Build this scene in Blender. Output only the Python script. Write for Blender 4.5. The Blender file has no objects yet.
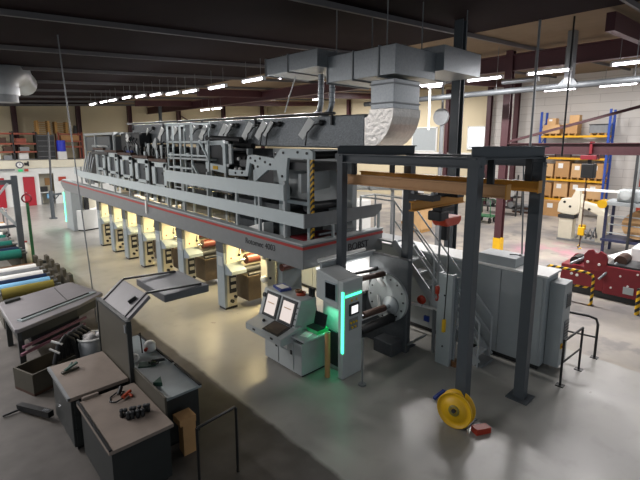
import bpy, bmesh, math, random
from mathutils import Vector, Matrix
R = random.Random(7)
SC = bpy.context.scene
COL = SC.collection
V = Vector
PI = math.pi

# ------------------------------------------------------------ materials
def lin(c):
    return c / 12.92 if c <= .04045 else ((c + .055) / 1.055) ** 2.4

def rgb(h):
    return tuple(lin(int(h[i:i + 2], 16) / 255) for i in (0, 2, 4))

def mat(name, col, rough=.5, metal=0., var=.12, scale=6., bump=0., emit=None, es=0., coat=0.):
    m = bpy.data.materials.new(name)
    m.use_nodes = True
    nt = m.node_tree
    b = nt.nodes['Principled BSDF']
    c = rgb(col)
    b.inputs['Roughness'].default_value = rough
    b.inputs['Metallic'].default_value = metal
    if coat:
        b.inputs['Coat Weight'].default_value = coat
        b.inputs['Coat Roughness'].default_value = .12
    tc = nt.nodes.new('ShaderNodeTexCoord')
    nz = nt.nodes.new('ShaderNodeTexNoise')
    nz.inputs['Scale'].default_value = scale
    nz.inputs['Detail'].default_value = 4
    nt.links.new(tc.outputs['Object'], nz.inputs['Vector'])
    if var:
        mx = nt.nodes.new('ShaderNodeMix')
        mx.data_type = 'RGBA'
        mx.inputs['A'].default_value = (*[x * (1 - var) for x in c], 1)
        mx.inputs['B'].default_value = (*[min(1, x * (1 + var)) for x in c], 1)
        nt.links.new(nz.outputs['Fac'], mx.inputs['Factor'])
        nt.links.new(mx.outputs['Result'], b.inputs['Base Color'])
    else:
        b.inputs['Base Color'].default_value = (*c, 1)
    if bump:
        bp = nt.nodes.new('ShaderNodeBump')
        bp.inputs['Strength'].default_value = bump
        bp.inputs['Distance'].default_value = .02
        nt.links.new(nz.outputs['Fac'], bp.inputs['Height'])
        nt.links.new(bp.outputs['Normal'], b.inputs['Normal'])
    if emit:
        b.inputs['Emission Color'].default_value = (*rgb(emit), 1)
        b.inputs['Emission Strength'].default_value = es
    return m

M = dict(
    fascia=mat('fascia grey paint', '7a7d7e', .45),
    red=mat('red stripe', 'a8322e', .45),
    plank=mat('pale grey board', 'bec8c9', .5, var=.05),
    unit=mat('machine grey paint', 'aeb4b4', .45, var=.08),
    bluegrey=mat('blue grey paint', '8f9aa0', .45, var=.08),
    cream=mat('cream paint', 'd8d3bf', .45, var=.06),
    white=mat('white paint', 'd9dbd8', .45, var=.05),
    dark=mat('dark machine', '2b2d2f', .5, var=.3, scale=14),
    black=mat('black', '141516', .45, var=.2),
    rubber=mat('black rubber', '1a1a1b', .6, var=.2),
    steel=mat('galvanised steel', '9a9fa2', .38, .75, .18, 22),
    duct=mat('insulated duct foil', '74797c', .4, .45, .45, 26, .6),
    foil=mat('bright foil', 'c9c5bf', .3, .8, .15, 12, .6),
    hood=mat('hood sheet grey', '55595c', .5, .3, .25, 18),
    gantry=mat('gantry grey paint', '454b50', .5, var=.08),
    orange=mat('crane orange', 'c98a22', .5, var=.12),
    tan=mat('faded orange', 'c99a6a', .55, var=.12),
    yellow=mat('safety yellow', 'e0b014', .45, var=.1),
    hred=mat('hoist red', 'a8341e', .45, var=.15),
    maroon=mat('maroon paint', '47262b', .5, var=.15),
    redmach=mat('dark red enamel', '7d1f29', .42, var=.15),
    door=mat('red door paint', 'a3182a', .45, var=.05),
    roller=mat('red brown roller', '572a22', .35, var=.2),
    chrome=mat('polished steel', 'b8bcc0', .22, .9, .1),
    paper=mat('white web', 'eeeeea', .6, var=.03),
    pan=mat('stained pan', '574c40', .5, .3, .35, 5),
    brown=mat('dark brown', '4a3328', .6, var=.25),
    card=mat('cardboard', 'b98f5f', .8, var=.12),
    card2=mat('pale cardboard', 'cfa878', .8, var=.1),
    wood=mat('pallet wood', 'b08850', .8, var=.25, scale=12),
    blue=mat('rack blue', '2b4fa8', .45, var=.1),
    ryel=mat('rack yellow', 'e0a820', .45, var=.1),
    rackred=mat('rack orange red', '964a35', .5, var=.15),
    bench=mat('worn beige top', '83776d', .6, var=.2, scale=5),
    cab=mat('dark cabinet', '292c2b', .5, var=.2),
    cabgrey=mat('cabinet grey', '9fa6a8', .42, var=.06),
    tabgrey=mat('table grey', '7b787a', .5, var=.12, scale=4),
    greytop=mat('grey blue top', '8e989a', .4, var=.12),
    olive=mat('olive brown panel', '4a463c', .55, var=.15),
    green=mat('green paint', '2f6b45', .5, var=.15),
    navy=mat('navy paint', '262c4a', .45, var=.15),
    bluebox=mat('blue plastic', '2a3f8c', .4, var=.1),
    sky=mat('light blue', '7fb4d8', .35, var=.1),
    teal=mat('teal sleeve', '1f6a5e', .4, var=.15),
    oliv=mat('ochre sleeve', '857938', .4, var=.15),
    dkblue=mat('dark blue sleeve', '1d2b45', .35, var=.15),
    pink=mat('mauve bar', '7e5765', .45, var=.15),
    copper=mat('brown sleeve', '7a5638', .35, .3, var=.2),
    glass=mat('dark screen', '12161a', .12, var=0),
    lampbody=mat('lamp housing', 'd5d5d5', .4, var=0),
    tube=mat('fluorescent tube', 'ffffff', .4, var=0, emit='fdf6ff', es=14),
    warm=mat('warm tube', 'ffffff', .4, var=0, emit='ffe2a0', es=10),
    led=mat('green led', 'b0ffe0', .4, var=0, emit='38ffb0', es=2.0),
    screen=mat('lit screen', '2a2a2a', .3, var=0, emit='fff0e8', es=.62),
    display=mat('small display', '303030', .3, var=0, emit='ffffff', es=.9),
    exitg=mat('green exit sign', '1f9a5a', .4, var=0, emit='2fbf78', es=.4),
    greenlit=mat('box tinted by green light', '2fae6a', .4, var=.1),  # green light falling on the box, put into its colour
    toolred=mat('red orange plastic', 'b04428', .45, var=.15),
    tank=mat('wire grey', '85888a', .5, .4, var=.2),
    fabric=mat('rag cloth', 'b9b6b4', .9, var=.5, scale=30),
    skin=mat('off white plastic', 'e6e6e2', .4, var=.03),
    silver=mat('bright silver duct', 'b9bec0', .35, .35, .1),
    hoist=mat('hoist orange red', 'd2482a', .4, var=.1),
    hslab=mat('hood slab grey', '65676a', .5, var=.1),
    text=mat('dark lettering', '26272a', .5, var=0),
    dullgreen=mat('faded green', '2c5044', .6, var=.3, scale=20),
)

def hazard(name, a, b, sc):
    m = mat(name, a, .5, var=0)
    nt = m.node_tree
    bs = nt.nodes['Principled BSDF']
    tc = nt.nodes.new('ShaderNodeTexCoord')
    sp = nt.nodes.new('ShaderNodeSeparateXYZ')
    nt.links.new(tc.outputs['Object'], sp.inputs[0])
    s = nt.nodes.new('ShaderNodeMath'); s.operation = 'ADD'
    nt.links.new(sp.outputs['Y'], s.inputs[0]); nt.links.new(sp.outputs['Z'], s.inputs[1])
    m1 = nt.nodes.new('ShaderNodeMath'); m1.operation = 'MULTIPLY'; m1.inputs[1].default_value = sc
    nt.links.new(s.outputs[0], m1.inputs[0])
    f = nt.nodes.new('ShaderNodeMath'); f.operation = 'FRACT'
    nt.links.new(m1.outputs[0], f.inputs[0])
    g = nt.nodes.new('ShaderNodeMath'); g.operation = 'GREATER_THAN'; g.inputs[1].default_value = .5
    nt.links.new(f.outputs[0], g.inputs[0])
    mx = nt.nodes.new('ShaderNodeMix'); mx.data_type = 'RGBA'
    mx.inputs['A'].default_value = (*rgb(a), 1); mx.inputs['B'].default_value = (*rgb(b), 1)
    nt.links.new(g.outputs[0], mx.inputs['Factor'])
    nt.links.new(mx.outputs['Result'], bs.inputs['Base Color'])
    return m
M['haz'] = hazard('yellow black stripes', 'e0b014', '1a1a1a', 5)
M['haz2'] = hazard('small yellow black stripes', 'd8a818', '1a1a1a', 8)

# ------------------------------------------------------------ mesh builder (world coordinates)
ORG = {}
APART = set("""support_rail hanger_rod leg end_board side_board flange hanger wheel push_button hose valve round_knob drawer_pull end_cap
 suspension_wire stand lamp_bead hinge_strut pipe_bracket guide_roller print_cylinder impression_roller bolt clamp_ring load_beam
 cross_bar cross_rail gripper_arm web_roller nip_roller end_rail landing_rail valve_block upright bolt_head label_plate grating
 lever nozzle side_frame bracket_arm cap_plate chain cable_loop hole_plug pipe_bracket diagonal_brace warning_sign stock_sheet edge_strip slot bolt_hole frame_brace web_bracket ladder_rung carriage bolt_cap damper_flap seam_ring end_ring""".split())
class B:
    def __init__(s):
        s.v = []; s.f = []; s.sm = []; s.T = None; s.pc = []
    def add(s, vs, fs, smooth=False):
        o = len(s.v)
        for p in vs:
            p = V(p)
            s.v.append(s.T @ p if s.T else p)
        for f in fs:
            s.f.append([o + i for i in f]); s.sm.append(smooth)
        return s
    def box(s, x0, x1, y0, y1, z0, z1):
        s.pc.append((len(s.v), len(s.f)))
        vs = [(x, y, z) for x in (x0, x1) for y in (y0, y1) for z in (z0, z1)]
        return s.add(vs, [(0, 1, 3, 2), (4, 6, 7, 5), (0, 4, 5, 1), (2, 3, 7, 6), (0, 2, 6, 4), (1, 5, 7, 3)])
    def bar(s, p, q, w, h=None, up=(0, 0, 1)):
        s.pc.append((len(s.v), len(s.f)))
        p = V(p); q = V(q); h = h or w
        d = (q - p).normalized(); u = V(up)
        if abs(d.dot(u)) > .98: u = V((0, 1, 0))
        a = d.cross(u).normalized(); u = a.cross(d).normalized()
        vs = [e + a * (i * w / 2) + u * (j * h / 2) for e in (p, q) for i in (-1, 1) for j in (-1, 1)]
        return s.add(vs, [(0, 1, 3, 2), (4, 6, 7, 5), (0, 4, 5, 1), (2, 3, 7, 6), (0, 2, 6, 4), (1, 5, 7, 3)])
    def cyl(s, p, q, r, r2=None, n=16, caps=True):
        s.pc.append((len(s.v), len(s.f)))
        p = V(p); q = V(q); r2 = r if r2 is None else r2
        d = (q - p).normalized(); u = V((0, 0, 1)) if abs(d.z) < .9 else V((1, 0, 0))
        a = d.cross(u).normalized(); u = a.cross(d)
        vs = []
        for e, rr in ((p, r), (q, r2)):
            for i in range(n):
                t = 2 * PI * i / n
                vs.append(e + a * (rr * math.cos(t)) + u * (rr * math.sin(t)))
        s.add(vs, [(i, (i + 1) % n, n + (i + 1) % n, n + i) for i in range(n)], True)
        if caps:
            s.add(vs[:n], [tuple(range(n))[::-1]]); s.add(vs[n:], [tuple(range(n))])
        return s
    def tube(s, pts, r, n=8):
        s.pc.append((len(s.v), len(s.f)))
        pts = [V(p) for p in pts]
        rings = []; a = None
        for i, p in enumerate(pts):
            d = (pts[min(i + 1, len(pts) - 1)] - pts[max(i - 1, 0)]).normalized()
            if a is None:
                u = V((0, 0, 1)) if abs(d.z) < .9 else V((1, 0, 0))
                a = d.cross(u).normalized()
            a = (a - d * a.dot(d)).normalized(); u = a.cross(d)
            rings += [p + a * (r * math.cos(2 * PI * k / n)) + u * (r * math.sin(2 * PI * k / n)) for k in range(n)]
        m = len(pts)
        fs = [(j * n + k, j * n + (k + 1) % n, (j + 1) * n + (k + 1) % n, (j + 1) * n + k) for j in range(m - 1) for k in range(n)]
        s.add(rings, fs, True)
        s.add(rings[:n], [tuple(range(n))[::-1]]); s.add(rings[-n:], [tuple(range(n))])
        return s
    def prism(s, pts, ax, a0, a1):
        """outline pts extruded along ax between a0 and a1; x: pts=(y,z), y: pts=(x,z), z: pts=(x,y)"""
        def mk(p, a):
            return {'x': (a, p[0], p[1]), 'y': (p[0], a, p[1]), 'z': (p[0], p[1], a)}[ax]
        s.pc.append((len(s.v), len(s.f)))
        n = len(pts)
        vs = [mk(p, a0) for p in pts] + [mk(p, a1) for p in pts]
        return s.add(vs, [tuple(range(n))[::-1], tuple(range(n, 2 * n))] + [(i, (i + 1) % n, n + (i + 1) % n, n + i) for i in range(n)])
    def lathe(s, prof, o, ax=(0, 0, 1), n=24):
        """prof: list of (radius, height) along ax from o"""
        s.pc.append((len(s.v), len(s.f)))
        o = V(o); d = V(ax).normalized(); u = V((0, 0, 1)) if abs(d.z) < .9 else V((1, 0, 0))
        a = d.cross(u).normalized(); u = a.cross(d)
        vs = []
        for r, h in prof:
            r = max(r, .0005)
            vs += [o + d * h + a * (r * math.cos(2 * PI * k / n)) + u * (r * math.sin(2 * PI * k / n)) for k in range(n)]
        fs = [(j * n + k, j * n + (k + 1) % n, (j + 1) * n + (k + 1) % n, (j + 1) * n + k) for j in range(len(prof) - 1) for k in range(n)]
        return s.add(vs, fs, True)
    def ball(s, c, r, n=10, sz=1.):
        return s.lathe([(r * math.sin(PI * i / n), -r * sz * math.cos(PI * i / n)) for i in range(n + 1)], c, n=14)
    def hbeam(s, p, q, w, h, t=.015, up=(0, 0, 1)):
        p = V(p); q = V(q); d = (q - p).normalized(); u = V(up)
        if abs(d.dot(u)) > .98: u = V((0, 1, 0))
        a = d.cross(u).normalized(); u = a.cross(d).normalized()
        s.bar(p + u * (h - t) / 2, q + u * (h - t) / 2, w, t, u)
        s.bar(p - u * (h - t) / 2, q - u * (h - t) / 2, w, t, u)
        return s.bar(p, q, t, h - 2 * t, u)
    def to(s, name, m, parent=None, bevel=0., segs=2, **props):
        if parent and name in APART and len(s.pc) > 1:      # every countable piece is a part of its own
            o = None
            for i, (v0, f0) in enumerate(s.pc):
                v1, f1 = s.pc[i + 1] if i + 1 < len(s.pc) else (len(s.v), len(s.f))
                t = B(); t.v = s.v[v0:v1]; t.sm = s.sm[f0:f1]
                t.f = [[k - v0 for k in f] for f in s.f[f0:f1]]
                o = t.to(name, m, parent, bevel, segs, **props)
            return o
        o0 = ORG.get(parent.name, V((0, 0, 0))) if parent else V((0, 0, 0))
        if parent is None and s.v:
            lo = V([min(v[i] for v in s.v) for i in range(3)]); hi = V([max(v[i] for v in s.v) for i in range(3)])
            o0 = V(((lo.x + hi.x) / 2, (lo.y + hi.y) / 2, lo.z))
        me = bpy.data.meshes.new(name)
        me.from_pydata([v - o0 for v in s.v], [], s.f)
        for p, k in zip(me.polygons, s.sm): p.use_smooth = k
        bm = bmesh.new(); bm.from_mesh(me)
        bmesh.ops.recalc_face_normals(bm, faces=bm.faces); bm.to_mesh(me); bm.free()
        me.materials.append(M[m] if isinstance(m, str) else m)
        o = bpy.data.objects.new(name, me); COL.objects.link(o)
        if parent: o.parent = parent
        else: o.location = o0
        ORG[o.name] = o0
        if bevel:
            bv = o.modifiers.new('edge', 'BEVEL'); bv.width = bevel; bv.segments = segs; bv.limit_method = 'ANGLE'
        for k, w in props.items(): o[k] = w
        return o

def tag(o, label, cat, group=None, kind=None):
    o['label'] = label; o['category'] = cat
    if group: o['group'] = group
    if kind: o['kind'] = kind
    return o

def thing(name, label, cat, loc, group=None):
    o = bpy.data.objects.new(name, None); COL.objects.link(o)
    o.location = loc; o.empty_display_size = .1
    ORG[o.name] = V(loc)
    return tag(o, label, cat, group)

KIDS = {}
def kids(o):
    return [c for c in bpy.data.objects if c.parent == o]
def dup(root, delta, label, parent=None):
    c = root.copy(); COL.objects.link(c)
    if parent: c.parent = parent
    else:
        c.location = root.location + V(delta); c['label'] = label
        ORG[c.name] = ORG.get(root.name, root.location) + V(delta)
    for k in kids(root): dup(k, (0, 0, 0), None, c)
    return c

def struct(b, name, m, label=None, cat=None, **k):
    o = b.to(name, m, **k)
    o['kind'] = 'structure'
    if label: o['label'] = label; o['category'] = cat or name.split('_')[0]
    return o

def text(name, s, loc, size, m, rot, parent, ext=.003):
    c = bpy.data.curves.new(name, 'FONT'); c.body = s; c.size = size; c.extrude = ext
    c.materials.append(M[m])
    o = bpy.data.objects.new(name, c); COL.objects.link(o)
    o.parent = parent
    o.location = V(loc) - ORG.get(parent.name, V((0, 0, 0))); o.rotation_euler = rot
    bpy.context.view_layer.update()
    me = bpy.data.meshes.new_from_object(o.evaluated_get(bpy.context.evaluated_depsgraph_get()))
    k = bpy.data.objects.new(name, me); COL.objects.link(k); k.parent = parent
    k.location = o.location; k.rotation_euler = rot
    bpy.data.objects.remove(o)
    k.name = name
    return k

def area(name, loc, sx, sy, w, col, parent, rot=(0, 0, 0), spread=PI):
    l = bpy.data.lights.new(name, 'AREA'); l.shape = 'RECTANGLE'; l.size = sx; l.size_y = sy
    l.energy = w; l.color = col; l.spread = spread
    o = bpy.data.objects.new(name, l); COL.objects.link(o)
    o.parent = parent; o.location = V(loc) - ORG.get(parent.name, V((0, 0, 0))); o.rotation_euler = rot
    return o
# ------------------------------------------------------------ camera, world
cam = bpy.data.cameras.new('camera'); co = bpy.data.objects.new('camera', cam); COL.objects.link(co)
FPX, HOR, CAMZ, PPY = 434.6, 143., 4.549, 216.5   # focal length in pixels, horizon row, eye height, principal row
cam.sensor_fit = 'HORIZONTAL'; cam.sensor_width = 36; cam.lens = FPX * 36 / 640
cam.clip_start = .05; cam.clip_end = 300
pitch = math.atan((PPY - HOR) / FPX)
yaw = math.radians(43.273)
cam.shift_y = (PPY - 240) / 640
co.location = (-.246 * math.sin(yaw), -.246 * math.cos(yaw), CAMZ); co.rotation_euler = (PI / 2 - pitch, 0, -yaw)
SC.camera = co
w = bpy.data.worlds.new('hall air'); w.use_nodes = True; SC.world = w
w.node_tree.nodes['Background'].inputs[0].default_value = (.85, .92, 1, 1)
w.node_tree.nodes['Background'].inputs[1].default_value = .34
SC.view_settings.view_transform = 'Standard'; SC.view_settings.look = 'None'
SC.view_settings.gamma = 1; SC.view_settings.exposure = .36; SC.view_settings.use_curve_mapping = False

# ------------------------------------------------------------ floor
fm = mat('epoxy floor', 'a29d90', .3, var=.05, scale=.7)
nt = fm.node_tree; bs = nt.nodes['Principled BSDF']
tc = nt.nodes.new('ShaderNodeTexCoord'); sp = nt.nodes.new('ShaderNodeSeparateXYZ')
geo = nt.nodes.new('ShaderNodeNewGeometry'); nt.links.new(geo.outputs['Position'], sp.inputs[0])
def mnode(op, a, b=None):
    n = nt.nodes.new('ShaderNodeMath'); n.operation = op
    for i, x in enumerate((a, b)):
        if x is None: continue
        if hasattr(x, 'links'): nt.links.new(x, n.inputs[i])
        else: n.inputs[i].default_value = x
    return n.outputs[0]
def cmix(fac, a, b):
    n = nt.nodes.new('ShaderNodeMix'); n.data_type = 'RGBA'
    nt.links.new(fac, n.inputs['Factor'])
    for k, x in (('A', a), ('B', b)):
        if isinstance(x, str): n.inputs[k].default_value = (*rgb(x), 1)
        else: nt.links.new(x, n.inputs[k])
    return n.outputs['Result']
def noise(scale, detail=5):
    n = nt.nodes.new('ShaderNodeTexNoise'); n.inputs['Scale'].default_value = scale; n.inputs['Detail'].default_value = detail
    nt.links.new(geo.outputs['Position'], n.inputs['Vector']); return n.outputs['Fac']
def ramp(x, lo, hi):
    n = nt.nodes.new('ShaderNodeMapRange'); n.inputs['From Min'].default_value = lo; n.inputs['From Max'].default_value = hi
    nt.links.new(x, n.inputs['Value']); return n.outputs['Result']
n1, n2 = noise(.55), noise(2.5)
epoxy = cmix(ramp(n1, .3, .7), '8f8e89', '9f9d96')
epoxy = cmix(mnode('MULTIPLY', ramp(n2, .55, .75), .25), epoxy, '75736d')
# older dark screed in the workshop corner on the near side of the joint
edge = mnode('ADD', sp.outputs['X'], mnode('MULTIPLY', n2, .12))
oldscreed = mnode('MULTIPLY', ramp(edge, 3.78, 3.70), ramp(sp.outputs['Y'], 13.4, 12.6))
screed = cmix(ramp(n2, .3, .7), '433f3b', '595450')
col = cmix(oldscreed, epoxy, screed)
# bare concrete of the next bay
bare = cmix(ramp(n1, .35, .62), '807d7b', 'a59d91')
bare = cmix(mnode('MULTIPLY', ramp(noise(1.3), .55, .62), .55), bare, '6f6d6c')
pk = nt.nodes.new('ShaderNodeVectorMath'); pk.operation = 'DISTANCE'; pk.inputs[1].default_value = (19.6, 6.1, 0)
nt.links.new(geo.outputs['Position'], pk.inputs[0])
pinkf = mnode('MULTIPLY', ramp(mnode('ADD', pk.outputs['Value'], mnode('MULTIPLY', n2, 2.6)), 3.6, 1.8), mnode('MULTIPLY', ramp(noise(.9), .42, .62), .7))
bare = cmix(pinkf, bare, 'c0708a')
bayx = mnode('ADD', sp.outputs['X'], mnode('MULTIPLY', sp.outputs['Y'], -.05))
far = mnode('MULTIPLY', ramp(bayx, 9.95, 10.0), ramp(sp.outputs['Y'], 24, 22))
col = cmix(far, col, bare)
nt.links.new(col, bs.inputs['Base Color'])
rg = nt.nodes.new('ShaderNodeMapRange'); rg.inputs['To Min'].default_value = .22; rg.inputs['To Max'].default_value = .42
nt.links.new(n2, rg.inputs['Value'])
nt.links.new(mnode('ADD', rg.outputs['Result'], mnode('MULTIPLY', mnode('MAXIMUM', far, oldscreed), .3)), bs.inputs['Roughness'])
struct(B().box(-7, 33, -6, 42.4, -.2, 0), 'floor', fm, 'glossy grey beige epoxy hall floor with bare concrete in the far bay', 'floor')

# ------------------------------------------------------------ shell
M['purlin'] = mat('purlin grey', '5a5859', .6, var=.05)
wc = mat('cream wall panels', 'cdc1a3', .8, var=.06, scale=.6)
ww = mat('white block wall', 'cfccc6', .8, var=.04, scale=.8)
deck = mat('shaded maroon roof deck', '1b1214', .8, var=.15, scale=3)  # one roof deck in two tones; shade of the unlit side painted in
deck_lit = mat('lit roof deck', '7d6d5a', .7, var=.12, scale=3)  # same deck, with the lit side's tone painted in
for m_ in (deck, deck_lit): m_.node_tree.nodes['Principled BSDF'].inputs['Specular IOR Level'].default_value = .05
def blocks(m, sc):
    nt = m.node_tree; bsd = nt.nodes['Principled BSDF']
    g = nt.nodes.new('ShaderNodeNewGeometry'); mp = nt.nodes.new('ShaderNodeMapping')
    mp.inputs['Rotation'].default_value = (PI / 2, 0, PI / 2)
    sx = nt.nodes.new('ShaderNodeSeparateXYZ'); cb = nt.nodes.new('ShaderNodeCombineXYZ')
    nt.links.new(g.outputs['Position'], sx.inputs[0]); nt.links.new(sx.outputs['Y'], cb.inputs[0]); nt.links.new(sx.outputs['Z'], cb.inputs[1])
    br = nt.nodes.new('ShaderNodeTexBrick'); br.inputs['Scale'].default_value = sc
    br.inputs['Color1'].default_value = (*rgb('d2cfc9'), 1); br.inputs['Color2'].default_value = (*rgb('cac7c2'), 1); br.inputs['Mortar'].default_value = (*rgb('aeaaa5'), 1)
    br.inputs['Mortar Size'].default_value = .012; br.inputs['Brick Width'].default_value = 3.2; br.inputs['Row Height'].default_value = .5
    nt.links.new(cb.outputs[0], br.inputs['Vector']); nt.links.new(br.outputs['Color'], bsd.inputs['Base Color'])
blocks(ww, 1.)
ROOF = lambda x: 7.05 + .057 * x
struct(B().box(-7, 33, 42, 42.4, 0, 9.4), 'wall_back', wc, 'cream end wall behind the storage racks', 'wall')
struct(B().box(31, 31.4, -6, 14.9, 0, 9.4), 'wall_right', ww, 'white block wall behind the blue and yellow pallet rack', 'wall')
struct(B().box(31, 31.4, 14.9, 42, 0, 9.4), 'wall_far', wc, 'cream panelled wall behind the dark printing press duct', 'wall')
struct(B().prism([(-7, ROOF(-7)), (12.5, ROOF(12.5)), (12.5, ROOF(12.5) + .15), (-7, ROOF(-7) + .15)], 'y', -6, 42.4), 'ceiling', deck, 'corrugated roof deck over the press, dark maroon put in for its shade', 'ceiling')
struct(B().prism([(12.5, ROOF(12.5)), (33, ROOF(33)), (33, ROOF(33) + .15), (12.5, ROOF(12.5) + .15)], 'y', -6, 42.4), 'ceiling_far', deck_lit, 'lit roof deck over the far storage bay, its tan put in for the light', 'ceiling')
for i, y in enumerate((2.6, 6.6, 10.6, 14.6, 18.7, 22.9, 27, 31.2, 35.4, 39.4)):
    struct(B().prism([(-7, ROOF(-7) - .13), (31, ROOF(31) - .13), (31, ROOF(31) - .01), (-7, ROOF(-7) - .01)], 'y', y, y + .07), 'ceiling_purlin', 'purlin',
           f'thin pale roof purlin across the hall, {["nearest the camera","second from the camera","third from the camera","fourth from the camera","fifth from the camera","fifth from the end wall","fourth from the end wall","third from the end wall","second from the end wall","closest to the end wall"][i]}', 'purlin')
# window strip and pale shutters in the far wall
def window(n, y0, y1, z0, z1, m, label):
    r = thing(f'window_{n}', label, 'window', (30.9, (y0 + y1) / 2, z0)); r['kind'] = 'structure'
    B().box(30.93, 30.99, y0, y1, z0, z1).to('pane', m, r)
    b = B()
    for a in (y0, y1): b.box(30.88, 31, a - .05, a + .05, z0 - .05, z1 + .05)
    for a in (z0, z1): b.box(30.88, 31, y0, y1, a - .05, a + .05)
    b.to('window_frame', 'white', r)
wpane = mat('daylit pane', 'f4f6f8', .4, var=0, emit='f6faff', es=.9)
window(1, 15.15, 16.5, 4.1, 5.74, wpane, 'bright daylit window in cream wall beside maroon column')
window(2, 19.2, 21.5, 3.9, 5.78, 'cabgrey', 'pale grey shuttered window behind the silver duct elbow')
struct(B().box(-7, 12.5, 38.9, 41.95, 3.15, 3.3), 'ceiling_office', 'tank', 'flat roof of the office carrying the red racks', 'ceiling')
struct(B().box(30.85, 31, 14.9, 42, 3.7, 3.82), 'trim_1', 'white', 'pale horizontal ledge along the cream wall', 'trim')
# ------------------------------------------------------------ columns and steel
def column(x, y, z1, label, w=.3, foot=None):
    r = thing('column', label, 'column', (x, y, 0)); r['kind'] = 'structure'
    B().hbeam((x, y, 0), (x, y, z1), w, w, .03, (1, 0, 0)).to('shaft', 'maroon', r)
    if foot: B().box(x - w / 2 - .02, x + w / 2 + .02, y - w / 2 - .02, y + w / 2 + .02, 0, foot).to('painted_foot', 'yellow', r)
    return r
for y, l in ((12.9, 'maroon wall column on the white wall left of the blue rack'), (14.85, 'maroon wall column between the cream and the white wall'), (18.2, 'maroon wall column right of the silver duct elbow'), (28.7, 'maroon wall column left of the silver duct elbow')):
    column(30.75, y, 8.6, l, .3)
for x, l in ((6.3, 'maroon column on end wall behind the left end of the red shelving'), (10.9, 'maroon column on end wall behind the short orange red rack'), (15.2, 'slim maroon column on end wall left of the tall grey post'), (20., 'maroon column on end wall above the far end of the press'), (25.1, 'maroon column on end wall beside the cross bracing'), (30.2, 'maroon corner column between end wall and cream wall')):
    column(x, 41.8, ROOF(x), l, .34)
column(17, 7.45, 8., 'tall building column with yellow painted foot beyond the grey cabinets', .27, .75)
tag(B().hbeam((10.5, 5.9, 0), (10.5, 5.9, ROOF(10.5) - .02), .24, .24, .03, (1, 0, 0)).to('steel_column', 'gantry'), 'dark grey steel column rising behind the gantry beside the duct elbow', 'column', None, 'structure')
column(17, 2.5, 8., 'maroon building column standing behind the dark red machine', .34)
def sbeam(name, p, q, w, h, label, m='maroon', t=.03):
    return struct(B().hbeam(p, q, w, h, t), name, m, label, 'beam')
sbeam('crane_beam', (17, 7.45, 4.34), (17, -3, 4.38), .3, .4, 'maroon crane runway beam in front of the pallet rack')
struct(B().bar((17, 7.3, 4.6), (17, 3.1, 5.72), .09, .09), 'brace', 'maroon', 'long diagonal maroon brace in front of the pallet rack', 'brace')
sbeam('roof_girder', (17, -6, 7.55), (17, 42, 7.55), .3, .6, 'maroon roof girder along the middle column row')
for i, y in enumerate((3, 13, 23.5, 33)):
    struct(B().prism([(12.5, ROOF(12.5) - .55), (31, ROOF(31) - .55), (31, ROOF(31) - .12), (12.5, ROOF(12.5) - .12)], 'y', y, y + .2), 'roof_beam', 'maroon',
           'maroon roof beam across the far bay, ' + ['nearest the pallet rack', 'over the cream wall corner', 'behind the silver duct', 'closest to the end wall'][i], 'beam')
for i, (a, b_) in enumerate((((20.2, 41.7, 4.6), (25, 41.7, 7.2)), ((20.2, 41.7, 7.2), (25, 41.7, 4.6)))):
    struct(B().bar(a, b_, .1, .1), 'wall_brace', 'maroon', ['maroon cross brace on end wall rising to the right', 'maroon cross brace on end wall falling to the right'][i], 'brace')
struct(B().bar((15.2, 41.75, 5.7), (30.2, 41.75, 5.7), .12, .12), 'wall_rail', 'maroon', 'horizontal maroon rail high on the end wall', 'rail')
# grey mast in front of the end wall and wall conduits
tag(B().cyl((15.6, 36, 0), (15.6, 36, ROOF(15.6) - .15), .14, n=12).to('mast', 'gantry'), 'tall grey mast rising behind the far end of the press', 'post')

# ------------------------------------------------------------ lamps
def lamp(x, y, z, L, label, group, power):
    r = thing('ceiling_lamp', label, 'lamp', (x, y, z), group)
    B().box(x - .07, x + .07, y - L / 2, y + L / 2, z + .06, z + .11).to('lamp_housing', 'lampbody', r)
    B().cyl((x, y - L / 2 + .03, z + .03), (x, y + L / 2 - .03, z + .03), .035, n=10).to('fluorescent_tube', 'tube', r)
    b = B()
    for s in (-1, 1): b.box(x - .05, x + .05, y + s * L / 2 - .03, y + s * L / 2 + .03, z - .01, z + .09)
    b.to('end_cap', 'lampbody', r)
    rz = ROOF(x) - .12
    b = B()
    for s in (-.35, .35): b.cyl((x, y + s * L, z + .1), (x, y + s * L, rz), .008, n=6)
    b.to('suspension_wire', 'tank', r)
    area('lamp_glow', (x, y, z - .03), .16, L, power, (1, .96, .95), r)
    return r
PW = 150
RA = [(29.1, 6.75), (27.1, 6.75), (25.6, 6.74), (23.5, 6.73), (21.7, 6.66), (19.9, 6.6), (18.2, 6.52), (16.6, 6.47), (14.5, 6.45), (12.2, 6.47), (10.2, 6.4)]
A0 = lamp(8.45, RA[0][0], RA[0][1], 1.2, 'fluorescent lamp above the press, farthest of its long row', 'lamps above the press', PW)
ordn = ['second', 'third', 'fourth', 'fifth', 'sixth', 'fifth from the near end', 'fourth from the near end', 'third from the near end', 'second from the near end', 'nearest']
for i, (y, z) in enumerate(RA[1:]):
    n = i + 2
    lb = f'fluorescent lamp above the press, {ordn[i]} from the far end of the row' if n < 7 else ('fluorescent lamp above the press, ' + ordn[i] + (' of its row' if n == 11 else ' of the row'))
    dup(A0, (0, y - RA[0][0], z - RA[0][1]), lb)
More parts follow.
